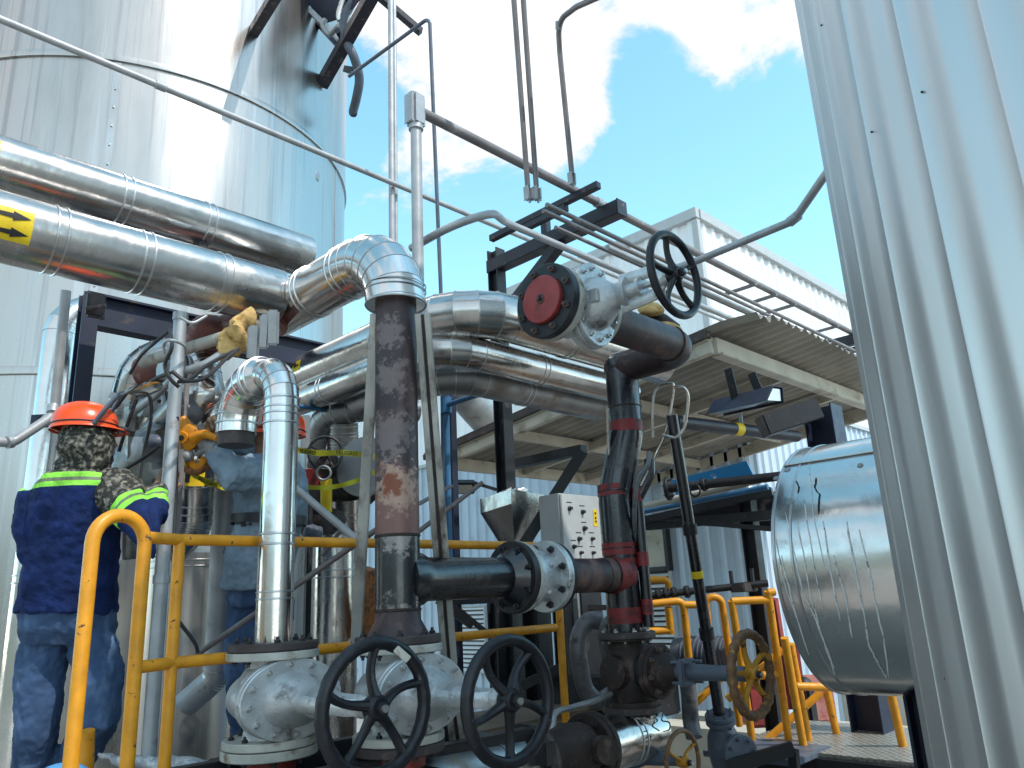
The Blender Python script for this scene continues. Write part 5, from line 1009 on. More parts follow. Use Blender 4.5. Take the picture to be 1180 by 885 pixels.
rbox('faded_red_door_panel', 'faded pinkish red panel behind the yellow stair rail', 'panel', 924, 780, 962, 832, 5.6, 'faded_red', .08)
mb = MB(); q = pt(930, 815, 5.3); mb.box(q, .12, .10, .28, bev=.02); mb.ball(q+DZ*.14, .06); one('black_canister', mb, M['black'], 'small black canister in front of the faded red panel', 'canister')
mb = MB(); q = pt(950, 838, 5.9); mb.box(V((q.x+.2, q.y-.2, q.z/2)), .25, 3.2, q.z); one('low_concrete_wall', mb, M['beige'], 'low beige concrete kerb wall behind the yellow stair rail', 'wall')
mb = MB(); q = pt(800, 840, 6.0); mb.box(V((q.x+.3, q.y-.4, q.z/2-.02)), .3, 2.6, q.z); one('low_concrete_wall', mb, M['beige'], 'low beige kerb wall at the foot of the pale blue shed', 'wall')
# red painted door edge strip of the shed
mb = MB(); mb.bar(pt(891, 690, 5.2), pt(908, 800, 5.2), .05, .05); one('red_downpipe', mb, M['red'], 'dark red strip just left of the shiny drum', 'strip')
# ------------------------------------------------------------------ clutter around the second worker
def text_mesh(s, size, ext=.0008):
    cu = bpy.data.curves.new('lettering', 'FONT'); cu.body = s; cu.size = size; cu.extrude = ext; cu.align_x = 'CENTER'; cu.align_y = 'CENTER'; cu.resolution_u = 3
    o = bpy.data.objects.new('lettering', cu); col.objects.link(o); bpy.context.view_layer.update(); me = bpy.data.meshes.new_from_object(o.evaluated_get(bpy.context.evaluated_depsgraph_get())); col.objects.unlink(o); bpy.data.objects.remove(o); return me
def lettering(parent, s, size, c, right, upv, mt, nm='lettering'):
    me = text_mesh(s, size); me.materials.clear(); me.materials.append(mt); o = bpy.data.objects.new(nm, me); col.objects.link(o); o.parent = parent
    r = right.normalized(); n = r.cross(upv).normalized(); u = n.cross(r); mm = Matrix((r, u, n)).transposed().to_4x4(); mm.translation = c-BASE[parent.name]; o.matrix_local = mm; return o
# uninsulated pipe with torn wool
t = thing('bare_red_pipe', 'bare red-brown pipe under the largest silver pipe, its glass wool torn open', 'pipe', pt(265, 385, 3.5))
M['redbrown'] = mat('primer_red_pipe', (.17,.055,.045), .6, 0, (.30,.22,.20), 14, .52, .12, bump=.001, bsc=60, dark=.4)
mb = MB(); mb.sweep(fillet(pv((165, 430, 3.75), (205, 418, 3.7), (250, 384, 3.6), (320, 368, 3.5)), .15), .078, 24); part('pipe', mb, M['redbrown'], t)
mb = MB(); mb.ball(pt(243, 383, 3.55), .092, 1.1, 1, .9); part('end_cap', mb, M['redbrown'], t)
random.seed(9); mb = MB(); mb.ball(pt(272, 388, 3.28), .10, .62, .8, 1.05, (Rt, F, (Up+Rt*.5).normalized()), 28, 18)
mb.v = [v+V((1,1,1))*0+(v-pt(272, 388, 3.28))*(.55*(mnoise.noise(v*14))+.3*mnoise.noise(v*37)) for v in mb.v]; part('glass_wool', mb, M['wool'], t, ang=70)
mb = MB(); mb.ball(pt(300, 376, 3.45), .08, 1.1, .8, .5, (Rt, F, Up), 20, 12); mb.v = [v+(v-pt(300, 376, 3.45))*(.5*mnoise.noise(v*16)) for v in mb.v]; part('torn_wrap', mb, M['strut'], t, ang=70)
mb = MB(); mb.cyl(pt(163, 418, 3.42), pt(272, 384, 3.3), .026, seg=16); one('white_stained_rod', mb, M['strut'], 'dirty white round bar lying slantwise under the torn glass wool', 'bar')
# silver elbows behind
def clad1(name, label, P, r, rad, mt='clad', bands=(), nb=5): t = thing(name, label, 'pipe', P[-1]); clad_pipe(t, P, r, rad, M[mt], nb, bands); return t
clad1('silver_elbow_pipe', 'worn silver elbow with stained open end behind the first worker\'s helmet', pv((206, 412, 3.9), (166, 416, 3.85), (150, 470, 3.85), (146, 640, 3.85)), .105, .17, 'clad')
clad1('silver_elbow_pipe', 'creased silver elbow right of the mottled grey pole', pv((205, 405, 3.7), (232, 420, 3.6), (247, 492, 3.55), (250, 560, 3.6)), .080, .12, 'clad')
clad1('inlet_pipe', 'short silver pipe sloping behind the mottled grey pole', pv((175, 500, 3.7), (215, 460, 3.5), (240, 470, 3.5)), .06, .06, 'clad_dull')
random.seed(2)
def crumple(name, label, c, r, sx, sy, sz, mt, amt=.25, freq=9, ang=25, cat='wrapping'):
    mb = MB(); mb.ball(c, r, sx, sy, sz, (Rt, F, Up), 26, 18); mb.v = [v+(v-c)*(amt*mnoise.noise(v*freq)+amt*.4*mnoise.noise(v*freq*2.7)) for v in mb.v]; return one(name, mb, M[mt], label, cat, ang=ang)
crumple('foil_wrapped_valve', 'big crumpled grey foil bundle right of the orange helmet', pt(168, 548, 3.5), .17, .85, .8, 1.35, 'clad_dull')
crumple('foil_wrapped_valve', 'crumpled silver wrap around the elbow above the second worker\'s hands', pt(228, 456, 3.45), .10, 1, .8, .9, 'clad')
crumple('foil_wrapped_valve', 'small crumpled wrap hanging between the grey pole and the orange hoist', pt(216, 475, 3.4), .085, .7, .8, 1.1, 'insul')
crumple('bluish_bag', 'small blue-grey wrapped fitting on the foil bundle', pt(176, 508, 3.33), .045, 1, .7, .7, 'bluegrey')
for i, (x, y, d, dr, R, lb) in enumerate(((208, 428, 3.55, DX, .085, 'bolted flange pair right of the mottled pole under the white stained bar'), (236, 474, 3.62, DZ, .075, 'bolted flange pair on the creased silver elbow above the hoist'), (184, 470, 3.75, DX, .09, 'bolted flange pair left of the mottled pole above the foil bundle'))):
    c = pt(x, y, d); t = thing('flange_joint', lb, 'flange', c-DZ*R, 'bolted flange pairs behind the workers')
    for s_ in (-1, 1): flange(t, c+dr*(.006 if s_ > 0 else -.026), dr, R, .02, M['silver'], 8, .009, M['bolt'], (s_ < 0, s_ > 0))
    mb = MB(); mb.cyl(c-dr*.09, c+dr*.09, R*.6, seg=24); part('spool', mb, M['silver'], t)
t = thing('pressure_gauge', 'small round dial gauge on a thin stem beside the foil bundle', 'gauge', pt(196, 520, 3.3)); c = pt(178, 592, 3.35)
mb = MB(); mb.lathe(c, -F, [(0, .035), (.02, .037), (.024, .034)], 24); part('case', mb, M['galv'], t); mb = MB(); mb.lathe(c-F*.0245, -F, [(0, .030), (.001, .030)], 24); part('dial', mb, M['panel'], t); mb = MB(); mb.cyl(c-Up*.035, c-Up*.12, .008, seg=10); part('stem', mb, M['galv'], t)
# clear visor like duct edge
mb = MB(); mb.bar(pt(147, 560, 3.4), pt(150, 466, 3.45), .06, .03); mb.bar(pt(150, 466, 3.45), pt(128, 455, 3.45), .03, .03); one('grey_channel_bar', mb, M['clad_dull'], 'dull flat bar standing between the orange helmet and the foil bundle', 'bar')
pipe1('bent_grey_tube', 'grey tube running slantwise behind the mottled pole up toward the torn wool', 'tube', pv((150, 478, 3.4), (180, 455, 3.3), (206, 430, 3.2), (236, 420, 3.2), (275, 396, 3.25)), .017, M['galv'], .08)
# cables
for i, P in enumerate((((150, 430, 3.3), (162, 410, 3.2), (178, 395, 3.1), (196, 380, 3.1)), ((198, 428, 2.95), (216, 438, 2.95), (240, 420, 3.0), (270, 404, 3.1)), ((205, 440, 2.95), (235, 436, 2.95), (262, 412, 3.05), (275, 402, 3.1)),
      ((137, 520, 3.1), (150, 480, 3.1), (163, 450, 3.1), (180, 436, 3.05), (196, 430, 3.0)), ((133, 470, 3.2), (152, 448, 3.2), (170, 452, 3.15), (174, 480, 3.15), (166, 520, 3.15), (160, 555, 3.1)), ((145, 540, 3.1), (165, 528, 3.05), (185, 513, 3.0)),
      ((196, 380, 3.0), (198, 400, 2.93), (190, 420, 2.93), (196, 436, 2.93), (206, 446, 2.95)), ((204, 480, 3.1), (203, 560, 3.1), (200, 640, 3.0), (204, 700, 3.0)), ((163, 620, 2.9), (158, 720, 2.9), (150, 800, 2.9), (146, 870, 2.9)), ((206, 716, 3.1), (224, 740, 3.1), (228, 752, 3.1)))):
    cable('black_cable', ['black cable arching left of the mottled pole', 'black cable looping from the pole up to the torn wool', 'second black cable below the loop to the torn wool', 'long black cable curling from the helmet to the pole', 'black cable loop hanging over the foil bundle', 'short black cable crossing the foil bundle low down', 'black cable tied around the mottled pole', 'black cable hanging beside the thin upright', 'black cable dropping behind the yellow hoop rail', 'short black wire behind the yellow mid rail'][i], pv(*P), .0075, M['wire'])
cable('white_cable', 'pale thin cable ring looped around the top of the mottled pole', pv((190, 408, 2.95), (189, 396, 2.93), (197, 392, 2.9), (212, 398, 2.95), (214, 408, 3.0)), .006, M['galv'])
cable('white_cable', 'pale loose cable hanging just below the largest silver pipe', pv((208, 366, 3.1), (222, 372, 3.1), (238, 364, 3.15)), .006, M['galv'])
# short hanging plates
for i, (x0, y0, x1, y1, w_) in enumerate(((293, 375, 291, 415, .05), (306, 362, 303, 402, .045), (315, 357, 314, 398, .05))):
    mb = MB(); mb.bar(pt(x0, y0, 3.15), pt(x1, y1, 3.15), w_, .02, F, .008); one('hanging_plate', mb, M['galv'], ['leftmost short grey plate hanging under the silver tee', 'middle short grey plate hanging under the silver tee', 'rightmost short grey plate hanging under the silver tee'][i], 'plate', 'short grey plates under the tee')
# orange hoist
M['orange'] = mat('orange_paint', (.75,.28,.01), .42, 0, (.25,.08,.02), 26, .6, .08, dark=.25)
hc = pt(217, 503, 3.3); t = thing('lever_hoist', 'orange-yellow lever hoist hanging between the pole and the reaching gloves', 'hoist', hc-DZ*.15)
mb = MB(); mb.lathe(hc, -F, [(0, .055), (.006, .062), (.05, .062), (.056, .052)], 28); part('housing', mb, M['orange'], t)
mb = MB(); mb.lathe(hc-F*.056, -F, [(0, .026), (.012, .024)], 20); part('cover', mb, M['orange'], t); mb = MB(); mb.lathe(hc-F*.068, -F, [(0, .012), (.01, .012)], 6); part('nut', mb, M['bolt'], t)
mb = MB(); mb.sweep(pv((214, 492, 3.28), (210, 480, 3.28)), [.03, .016], 12); mb.sweep(pv((224, 505, 3.26), (236, 500, 3.24), (250, 505, 3.22)), [.03, .018, .013], 12); part('lever', mb, M['orange'], t)
mb = MB(); mb.sweep(fillet(pv((216, 515, 3.28), (220, 536, 3.28), (232, 540, 3.26), (236, 528, 3.25)), .03), .017, 12); part('hook_frame', mb, M['orange'], t)
M['orange_rust'] = mat('orange_rusty', (.40,.15,.04), .6, 0, (.14,.06,.03), 30, .5, .1, dark=.35)
mb = MB(); mb.sweep(smooth(pv((205, 526, 3.3), (212, 538, 3.28), (226, 543, 3.27), (240, 536, 3.25)), 6), .018, 10); part('lower_hook', mb, M['orange_rust'], t); mb = MB(); mb.ball(pt(216, 525, 3.26), .028, seg=14, rings=10); part('drum', mb, M['galv'], t); mb = MB(); mb.cyl(pt(211, 479, 3.28), pt(206, 446, 3.3), .008, seg=8); part('chain', mb, M['bolt'], t)
# filter pot with arrow
t = clad1('silver_filter_pot', 'silver strainer pot with yellow arrow label under the hoist', pv((226, 528, 3.5), (222, 606, 3.5), (196, 634, 3.5)), .082, .07, 'clad', [(0, .35), (0, .75)])
c = pt(226, 548, 3.5); wrap(t, c, DZ, .082, -34, 26, .12, M['label_yellow'], 'arrow_label')
cf = c-fh*.0886+rh*.0; mb = MB(); ax = (rh, DZ, -fh); mb.prof(cf, cf-fh*.002, [(-.01,-.045), (.01,-.045), (.01,.01), (.024,.01), (0,.045), (-.024,.01), (-.01,.01)]); part('arrow', mb, M['ink'], t)
clad1('grey_vessel', 'plain grey jacketed vessel behind the filter pot and first worker', [V((pt(215, 700, 4.6).x, pt(215, 700, 4.6).y, 0)), vy(pt(215, 700, 4.6), 640)], .26, .1, 'tank', [(0, .97)], 1)
clad1('grey_drain_pipe', 'grey jacketed pipe dropping to a dark elbow behind the yellow railing', pv((262, 560, 3.7), (250, 780, 3.7), (214, 812, 3.7)), .062, .06, 'galv', [(0, .93)])
clad1('tall_silver_vessel', 'tall silver vessel right of the bright standpipe', [V((pt(386, 700, 4.0).x, pt(386, 700, 4.0).y, 0)), vy(pt(386, 700, 4.0), 618)], .115, .1, 'clad', [(0, .9)], 1)
clad1('short_silver_pot', 'short silver pot with stacked rings behind the caution tape', pv((396, 575, 4.4), (398, 640, 4.4)), .11, .1, 'clad', [(0, .3), (0, .6)], 1)
clad1('ribbed_silver_sleeve', 'ribbed silver sleeve above the grey disc behind the tape', pv((395, 488, 4.6), (396, 524, 4.6)), .09, .1, 'clad_dull', [(0, .2), (0, .5), (0, .8)], 1)
mb = MB(); mb.bar(pt(425, 655, 3.9), pt(424, 735, 3.9), .09, .05); one('orange_brown_post', mb, M['orange_rust'], 'orange-brown upright behind the weathered prop', 'post')
# small black-wheel valve and disc flange
hw = pt(375, 522, 3.95); t = thing('small_wheel_valve', 'small valve with thin black wheel wrapped behind the caution tape', 'valve', hw-DZ*.2)
handwheel(t, hw, (-DY*.85-DX*.5).normalized(), .085, .007, M['wheel'], 5, .2, 0, .018); dv = (DY*.85+DX*.5).normalized(); mb = MB(); mb.lathe(hw, dv, [(0, .012), (.12, .014), (.121, .04), (.2, .06), (.35, .09)], 24); part('body', mb, M['flange_dark'], t)
hw2 = pt(373, 545, 3.9); mb = MB(); mb.torus(hw2, -F, .035, .006, 24, 8); one('chain_ring', mb, M['galv'], 'small bright ring with studs just under the small black wheel', 'ring')
mb = MB(); mb.lathe(pt(359, 551, 4.1), -F, [(0, .055), (.05, .055)], 24); one('red_end_cap', mb, M['red'], 'small red round cap left of the small black wheel', 'cap')
t = thing('grey_blind_disc', 'large plain grey disc behind the caution tape and the weathered prop', 'flange', pt(418, 570, 4.2)); c = pt(421, 538, 4.2); dv = (-DX*.9-DY*.5).normalized(); mb = MB(); mb.disc(c, dv, .165, .02); part('disc', mb, M['galv'], t); mb = MB(); mb.cyl(c-dv*.02, c-dv*.4, .12, seg=32); part('barrel', mb, M['clad_dull'], t)
mb = MB(); mb.box(pt(352, 498, 4.0), .045, .02, .18, (rh, fh, DZ), .004); one('pale_plate', mb, M['galv'], 'pale narrow plate just right of the bright standpipe, above the tape', 'plate')
mb = MB(); mb.cyl(pt(376, 552, 4.05), pt(376, 590, 4.05), .03, seg=18); one('yellow_band_stub', mb, M['label_yellow'], 'yellow sleeved pipe stub below the small black wheel', 'pipe')
crumple('valve_cluster', 'dark greasy valve cluster behind the diagonal tube', pt(368, 600, 4.1), .11, 1, .7, 1.0, 'flange_dark', .45, 14, cat='valve')
crumple('valve_cluster', 'small bluish valve body low behind the diagonal tube', pt(362, 615, 3.9), .05, 1, .7, 1.0, 'bluegrey', .35, 14, cat='valve')
crumple('dark_lagging', 'dark dented lagging around the pipe behind the caution tape', pt(396, 556, 4.5), .16, 1.5, .7, .9, 'flange_dark', .3, 8)
# slanting tubes
for (x0, y0, d0, x1, y1, d1, r, lb) in ((340, 562, 3.4, 418, 628, 3.3, .017, 'grey tube slanting down right from behind the bright standpipe'), (446, 602, 3.25, 224, 756, 3.3, .013, 'long thin tube slanting up to the right behind the yellow railing'), (205, 475, 3.3, 262, 530, 3.25, .012, 'slanting bar held between the worker\'s hands near the hoist'), (372, 640, 3.6, 392, 612, 3.6, .01, 'short thin tube near the dark valve cluster'), (556, 556, 3.9, 470, 622, 3.7, .012, 'thin weathered rod slanting up to the canopy edge'), (440, 604, 3.3, 520, 560, 3.8, .010, 'thin dark rod behind the dark main pipe')):
    mb = MB(); mb.cyl(pt(x0, y0, d0), pt(x1, y1, d1), r, seg=12); one('slanting_tube', mb, M['conduit_dark'] if r < .014 else M['conduit'], lb, 'tube')
column('thin_dark_stand', 'thin dark stand with small couplings right of the bright standpipe', pt(354, 700, 3.9), vy(pt(354, 700, 3.9), 580).z, .03, 'black', h=False)
# caution tape
def tape(name, label, P, wd=.05, txt=None, sag=0):
    pts = smooth(P, 8); t = thing(name, label, 'tape', P[0]); vs = []; fs = []
    for i, p in enumerate(pts):
        tw = math.sin(i*.9)*.008; vs += [p+Up*(wd/2)+F*tw, p-Up*(wd/2)-F*tw]
        if i: k = 2*i; fs.append((k-2, k-1, k+1, k))
    mb = MB(); mb.add(vs, fs); part('ribbon', mb, M['tape'], t, ang=60)
    if txt:
        for s, f, sz in txt: i = int(f*(len(pts)-2)); lettering(t, s, sz, pts[i]-F*.008, pts[i+1]-pts[i-1], Up, M['ink'])
tape('caution_tape', 'upper yellow caution tape with black words crossing behind the weathered prop', pv((336, 517, 3.6), (365, 522, 3.55), (400, 522, 3.5), (445, 528, 3.5)), .026, [('PELIGRO', .25, .026), ('PELIGRO', .72, .026)])
tape('caution_tape', 'lower sagging yellow caution tape below the small black wheel', pv((340, 560, 3.6), (375, 562, 3.55), (405, 556, 3.5), (430, 545, 3.5), (448, 534, 3.5)), .022)
tape('caution_tape', 'yellow caution tape draped from the hoist to the worker\'s sleeve', pv((212, 530, 3.25), (222, 545, 3.3), (240, 556, 3.35), (262, 562, 3.4)), .028, [('PELIGRO', .72, .022)])
tape('caution_tape', 'short piece of yellow tape above the second worker\'s raised arm', pv((250, 492, 3.5), (268, 497, 3.5), (292, 503, 3.5)), .035)
# wrap film on the low shelf, blue thing at bottom left, stickers
t = thing('film_wrapped_bundle', 'clear plastic wrapped bundle at the foot of the yellow posts', 'bundle', pt(170, 890, 2.75)); mb = MB(); P = pv((114, 868, 2.75), (135, 876, 2.75), (160, 878, 2.75), (200, 880, 2.75), (245, 884, 2.75)); mb.sweep(smooth(P, 6), [.006+.024*min(1, i/8)*(1+.25*math.sin(i*1.3)) for i in range(len(smooth(P, 6)))], 14, sx=1.5, sy=.7); mb.v = [v+V((1,1,1))*(.012*mnoise.noise(v*25)) for v in mb.v]; part('film', mb, M['plastic_wrap'], t, ang=60)
mb = MB(); mb.ball(pt(72, 893, 2.3)-DZ*.03, .075, 1.25, 1, .85, (rh, fh, DZ)); M['lightblue'] = mat('light_blue_plastic', (.10,.32,.62), .4, dark=.15); 
one('light_blue_cover', mb, M['lightblue'], 'rounded light blue plastic cover peeking in at the bottom left edge', 'cover')
# wool lump behind the top gate valve
t = thing('lagged_stub', 'rusty stub with torn yellowish wool behind the top handwheel', 'pipe', pt(760, 380, 3.8)); mb = MB(); mb.sweep(fillet(pv((730, 395, 3.95), (742, 360, 3.9), (775, 385, 3.85)), .08), .06, 18); part('stub', mb, M['rust'], t)
c = pt(770, 382, 3.62); mb = MB(); mb.ball(c, .055, 1.1, 1, .8, (Rt, F, Up), 20, 14); mb.v = [v+(v-c)*(.6*mnoise.noise(v*18)) for v in mb.v]; part('wool_tuft', mb, M['wool'], t, ang=70)
c = pt(748, 356, 3.8); mb = MB(); mb.ball(c, .05, 1.2, 1, .7, (Rt, F, Up), 20, 14); mb.v = [v+(v-c)*(.6*mnoise.noise(v*18)) for v in mb.v]; part('wool_tuft', mb, M['wool'], t, ang=70)
# walkways the workers stand on
def deck(name, label, c, sx, sy, z, legs=True):
    t = thing(name, label, 'walkway', V((c.x, c.y, 0))); mb = MB(); n = int(sy/.04)
    for k in range(n): mb.box(V((c.x, c.y-sy/2+(k+.5)*sy/n, z-.015)), sx, .006, .03)
    o = part('grating', mb, M['galv'], t); mb = MB()
    for s in (-1, 1): mb.box(V((c.x, c.y+s*(sy/2+.02), z-.05)), sx+.08, .04, .10)
    for s in (-1, 1): mb.box(V((c.x+s*(sx/2+.02), c.y, z-.05)), .038, sy-.002, .098)
    part('edge_frame', mb, M['navy'], t)
    for a in (-1, 1):
        for b in (-1, 1): mb = MB(); mb.box(V((c.x+a*(sx/2-.04), c.y+b*(sy/2-.04), z/2-.06)), .06, .06, z-.12); part('leg', mb, M['navy'], t)
# ------------------------------------------------------------------ people
def loft(mb, rings, n=28):
    """rings: (centre, half side vector, half depth vector)"""
    vs = []; fs = []
    for c, a, b in rings:
        for k in range(n):
            t = 2*math.pi*k/n; ct, st = math.cos(t), math.sin(t)
            vs.append(c+a*(math.copysign(abs(ct)**.85, ct))+b*(math.copysign(abs(st)**.85, st)))
    for i in range(len(rings)-1):
        for k in range(n): k2 = (k+1) % n; fs.append((i*n+k, i*n+k2, (i+1)*n+k2, (i+1)*n+k))
    fs.append(tuple(reversed(range(n)))); fs.append(tuple(range((len(rings)-1)*n, len(rings)*n))); mb.add(vs, fs)
def cloth(o, vox=.008, d=((.09, .010), (.035, .005)), sm=4):
    r = o.modifiers.new('remesh', 'REMESH'); r.mode = 'VOXEL'; r.voxel_size = vox; r.use_smooth_shade = True
    if sm: s = o.modifiers.new('smooth', 'SMOOTH'); s.iterations = sm; s.factor = .6
    for i, (sc_n, st) in enumerate(d):
        tx = bpy.data.textures.new('folds', 'CLOUDS'); tx.noise_scale = sc_n; tx.noise_depth = 1
        m_ = o.modifiers.new('folds', 'DISPLACE'); m_.texture = tx; m_.strength = st*2; m_.mid_level = .5; m_.texture_coords = 'LOCAL'
    return o
def hand(mb, w, fwd, nrm, s=1, curl=1.1, thumb=1):
    fwd = fwd.normalized(); nrm = (nrm-fwd*nrm.dot(fwd)).normalized(); sd_ = fwd.cross(nrm)*thumb
    mb.ball(w+fwd*(.045*s), .045*s, 1.15, .95, .42, (fwd, sd_, nrm), 16, 10)
    mb.sweep([w-fwd*.05*s, w, w+fwd*.03*s], [.027*s, .026*s, .028*s], 12)
    for i, (o_, L_) in enumerate(((.030, .070), (.011, .078), (-.009, .074), (-.028, .058))):
        p = w+fwd*(.075*s)+sd_*(o_*s); P = [p-fwd*.03*s]; a = .15; rr_ = []
        for k, f in enumerate((.4, .33, .27)):
            P.append(p); d = fwd*math.cos(a)+nrm*math.sin(a); p = p+d*(L_*f*s*1.15); a += curl*.75
        P.append(p); mb.sweep(P, [.010*s, .0105*s, .0095*s, .009*s, .0075*s], 10)
    p = w+fwd*(.022*s)+sd_*(.034*s); mb.sweep([p-sd_*.015*s, p+(sd_*.8+fwd*.5+nrm*.3)*.025*s, p+(sd_*.7+fwd*1.3+nrm*.8)*.035*s, p+(sd_*.35+fwd*2.0+nrm*1.5)*.035*s], [.014*s, .013*s, .011*s, .009*s], 10)
def banded(name, dirv, stops, camo=True):
    """cloth whose colour changes along dirv: stops = [(value, colour|'camo'), ...] ascending"""
    m = bpy.data.materials.new(name); m.use_nodes = True; N, L = nt(m); b = N['Principled BSDF']; b.inputs['Roughness'].default_value = .85; b.inputs['Specular IOR Level'].default_value = .2
    tc = N.new('ShaderNodeTexCoord'); dt = N.new('ShaderNodeVectorMath'); dt.operation = 'DOT_PRODUCT'; dt.inputs[1].default_value = dirv; L.new(tc.outputs['Object'], dt.inputs[0])
    nn = N.new('ShaderNodeTexNoise'); nn.inputs['Scale'].default_value = 60; nn.inputs['Detail'].default_value = 1; L.new(tc.outputs['Object'], nn.inputs['Vector'])
    n3 = N.new('ShaderNodeTexNoise'); n3.inputs['Scale'].default_value = 34; n3.inputs['Detail'].default_value = 2; mpp = N.new('ShaderNodeMapping'); mpp.inputs['Location'].default_value = (5, 3, 9); L.new(tc.outputs['Object'], mpp.inputs[0]); L.new(mpp.outputs[0], n3.inputs['Vector'])
    r1 = N.new('ShaderNodeValToRGB'); r1.color_ramp.interpolation = 'CONSTANT'; e = r1.color_ramp.elements; e[0].color = (.03,.03,.028, 1); e[1].position = .44; e[1].color = (.075,.072,.06, 1)
    x = e.new(.52); x.color = (.13,.125,.105, 1); x = e.new(.60); x.color = (.22,.21,.175, 1); L.new(nn.outputs['Fac'], r1.inputs[0])
    r2 = N.new('ShaderNodeMapRange'); r2.inputs[1].default_value = .55; r2.inputs[2].default_value = .57; L.new(n3.outputs['Fac'], r2.inputs[0]); mx = N.new('ShaderNodeMix'); mx.data_type = 'RGBA'; L.new(r2.outputs[0], mx.inputs[0]); L.new(r1.outputs[0], mx.inputs[6]); mx.inputs[7].default_value = (.035,.035,.033, 1); cam_ = mx.outputs[2]
    f = N.new('ShaderNodeTexNoise'); f.inputs['Scale'].default_value = 11; f.inputs['Detail'].default_value = 5; L.new(tc.outputs['Object'], f.inputs['Vector'])
    vr = N.new('ShaderNodeMapRange'); vr.inputs[1].default_value = .35; vr.inputs[2].default_value = .7; vr.inputs[3].default_value = .7; vr.inputs[4].default_value = 1.45; L.new(f.outputs['Fac'], vr.inputs[0])
    cur = None
    for v, c in stops:
        if c == 'camo': s_ = cam_
        else:
            rg = N.new('ShaderNodeVectorMath'); rg.operation = 'SCALE'; rg.inputs[0].default_value = c; L.new(vr.outputs[0], rg.inputs['Scale']); s_ = rg.outputs[0]
        if cur is None: cur = s_; continue
        g = N.new('ShaderNodeMath'); g.operation = 'GREATER_THAN'; g.inputs[1].default_value = v; L.new(dt.outputs['Value'], g.inputs[0])
        mx = N.new('ShaderNodeMix'); mx.data_type = 'RGBA'; L.new(g.outputs[0], mx.inputs[0]); L.new(cur, mx.inputs[6]); L.new(s_, mx.inputs[7]); cur = mx.outputs[2]
    L.new(cur, b.inputs['Base Color'])
    w_ = N.new('ShaderNodeTexNoise'); w_.inputs['Scale'].default_value = 22; w_.inputs['Detail'].default_value = 5; L.new(tc.outputs['Object'], w_.inputs['Vector']); bp = N.new('ShaderNodeBump'); bp.inputs['Distance'].default_value = .012; L.new(w_.outputs['Fac'], bp.inputs['Height']); L.new(bp.outputs[0], b.inputs['Normal'])
    return m
NAVY = (.008,.020,.085); LIME = (.27,.72,.08); GREY = (.16,.19,.13)
M['denim'] = mat('blue_denim', (.055,.10,.20), .9, 0, (.13,.20,.33), 9, .52, .2, bump=.008, bsc=26, dark=.4, spec=.2, st=(1,1,.5))
M['denim_grey'] = mat('washed_denim_shirt', (.23,.31,.40), .9, 0, (.34,.42,.50), 8, .52, .2, bump=.008, bsc=24, dark=.35, spec=.2)
M['skin'] = mat('skin', (.32,.17,.11), .55, 0, dark=.15)
M['helmet'] = mat('orange_helmet', (.85,.085,.015), .28, 0, (.6,.06,.02), 20, .62, .1, dark=.12)
M['camo'] = banded('camouflage_hood', (0,0,1), [(-9, 'camo')])
M['glove'] = mat('grey_glove', (.30,.31,.32), .8, 0, (.12,.12,.12), 20, .52, .1, bump=.003, bsc=50, dark=.3)
M['glove_brown'] = mat('dirty_glove', (.13,.095,.06), .85, 0, (.06,.05,.04), 24, .52, .1, bump=.003, bsc=50, dark=.3)
M['boot'] = mat('work_boot', (.05,.035,.025), .6, dark=.3)
vz = bpy.data.materials.new('clear_visor'); vz.use_nodes = True; b = vz.node_tree.nodes['Principled BSDF']; b.inputs['Transmission Weight'].default_value = .95; b.inputs['Roughness'].default_value = .08; b.inputs['IOR'].default_value = 1.1; b.inputs['Base Color'].default_value = (.85,.9,.92,1); M['visor'] = vz
def head(mb, c, face, s=1):
    """skull, jaw, nose, ears on a neck; face = direction the person looks"""
    sd_ = face.cross(DZ).normalized()
    mb.ball(c+DZ*.02*s-face*.005, .098*s, 1.0, .78, 1.12, (face, sd_, DZ), 24, 16)
    mb.ball(c-DZ*.055*s+face*.022*s, .066*s, 1.0, .86, 1.0, (face, sd_, DZ), 20, 12)
    mb.sweep([c+face*.092*s+DZ*.02*s, c+face*.112*s-DZ*.018*s, c+face*.095*s-DZ*.03*s], [.009*s, .016*s, .010*s], 8)
    mb.ball(c+face*.083*s-DZ*.058*s, .018*s, .8, 1.5, .5, (face, sd_, DZ), 12, 8)
    for k in (-1, 1): mb.ball(c+sd_*(k*.078*s)-DZ*.005-face*.01, .026*s, .8, .35, 1.2, (face, sd_, DZ), 12, 8)
    mb.ball(c+face*.082*s+DZ*.028*s, .03*s, .5, 1.6, .35, (face, sd_, DZ), 12, 8)
def eyes(parent, c, face, s=1):
    sd_ = face.cross(DZ).normalized()
    for k in (-1, 1):
        mb = MB(); mb.ball(c+face*.082*s+sd_*(k*.031*s)+DZ*.008*s, .0125*s, seg=14, rings=10); part('eye', mb, M['cream'], parent)
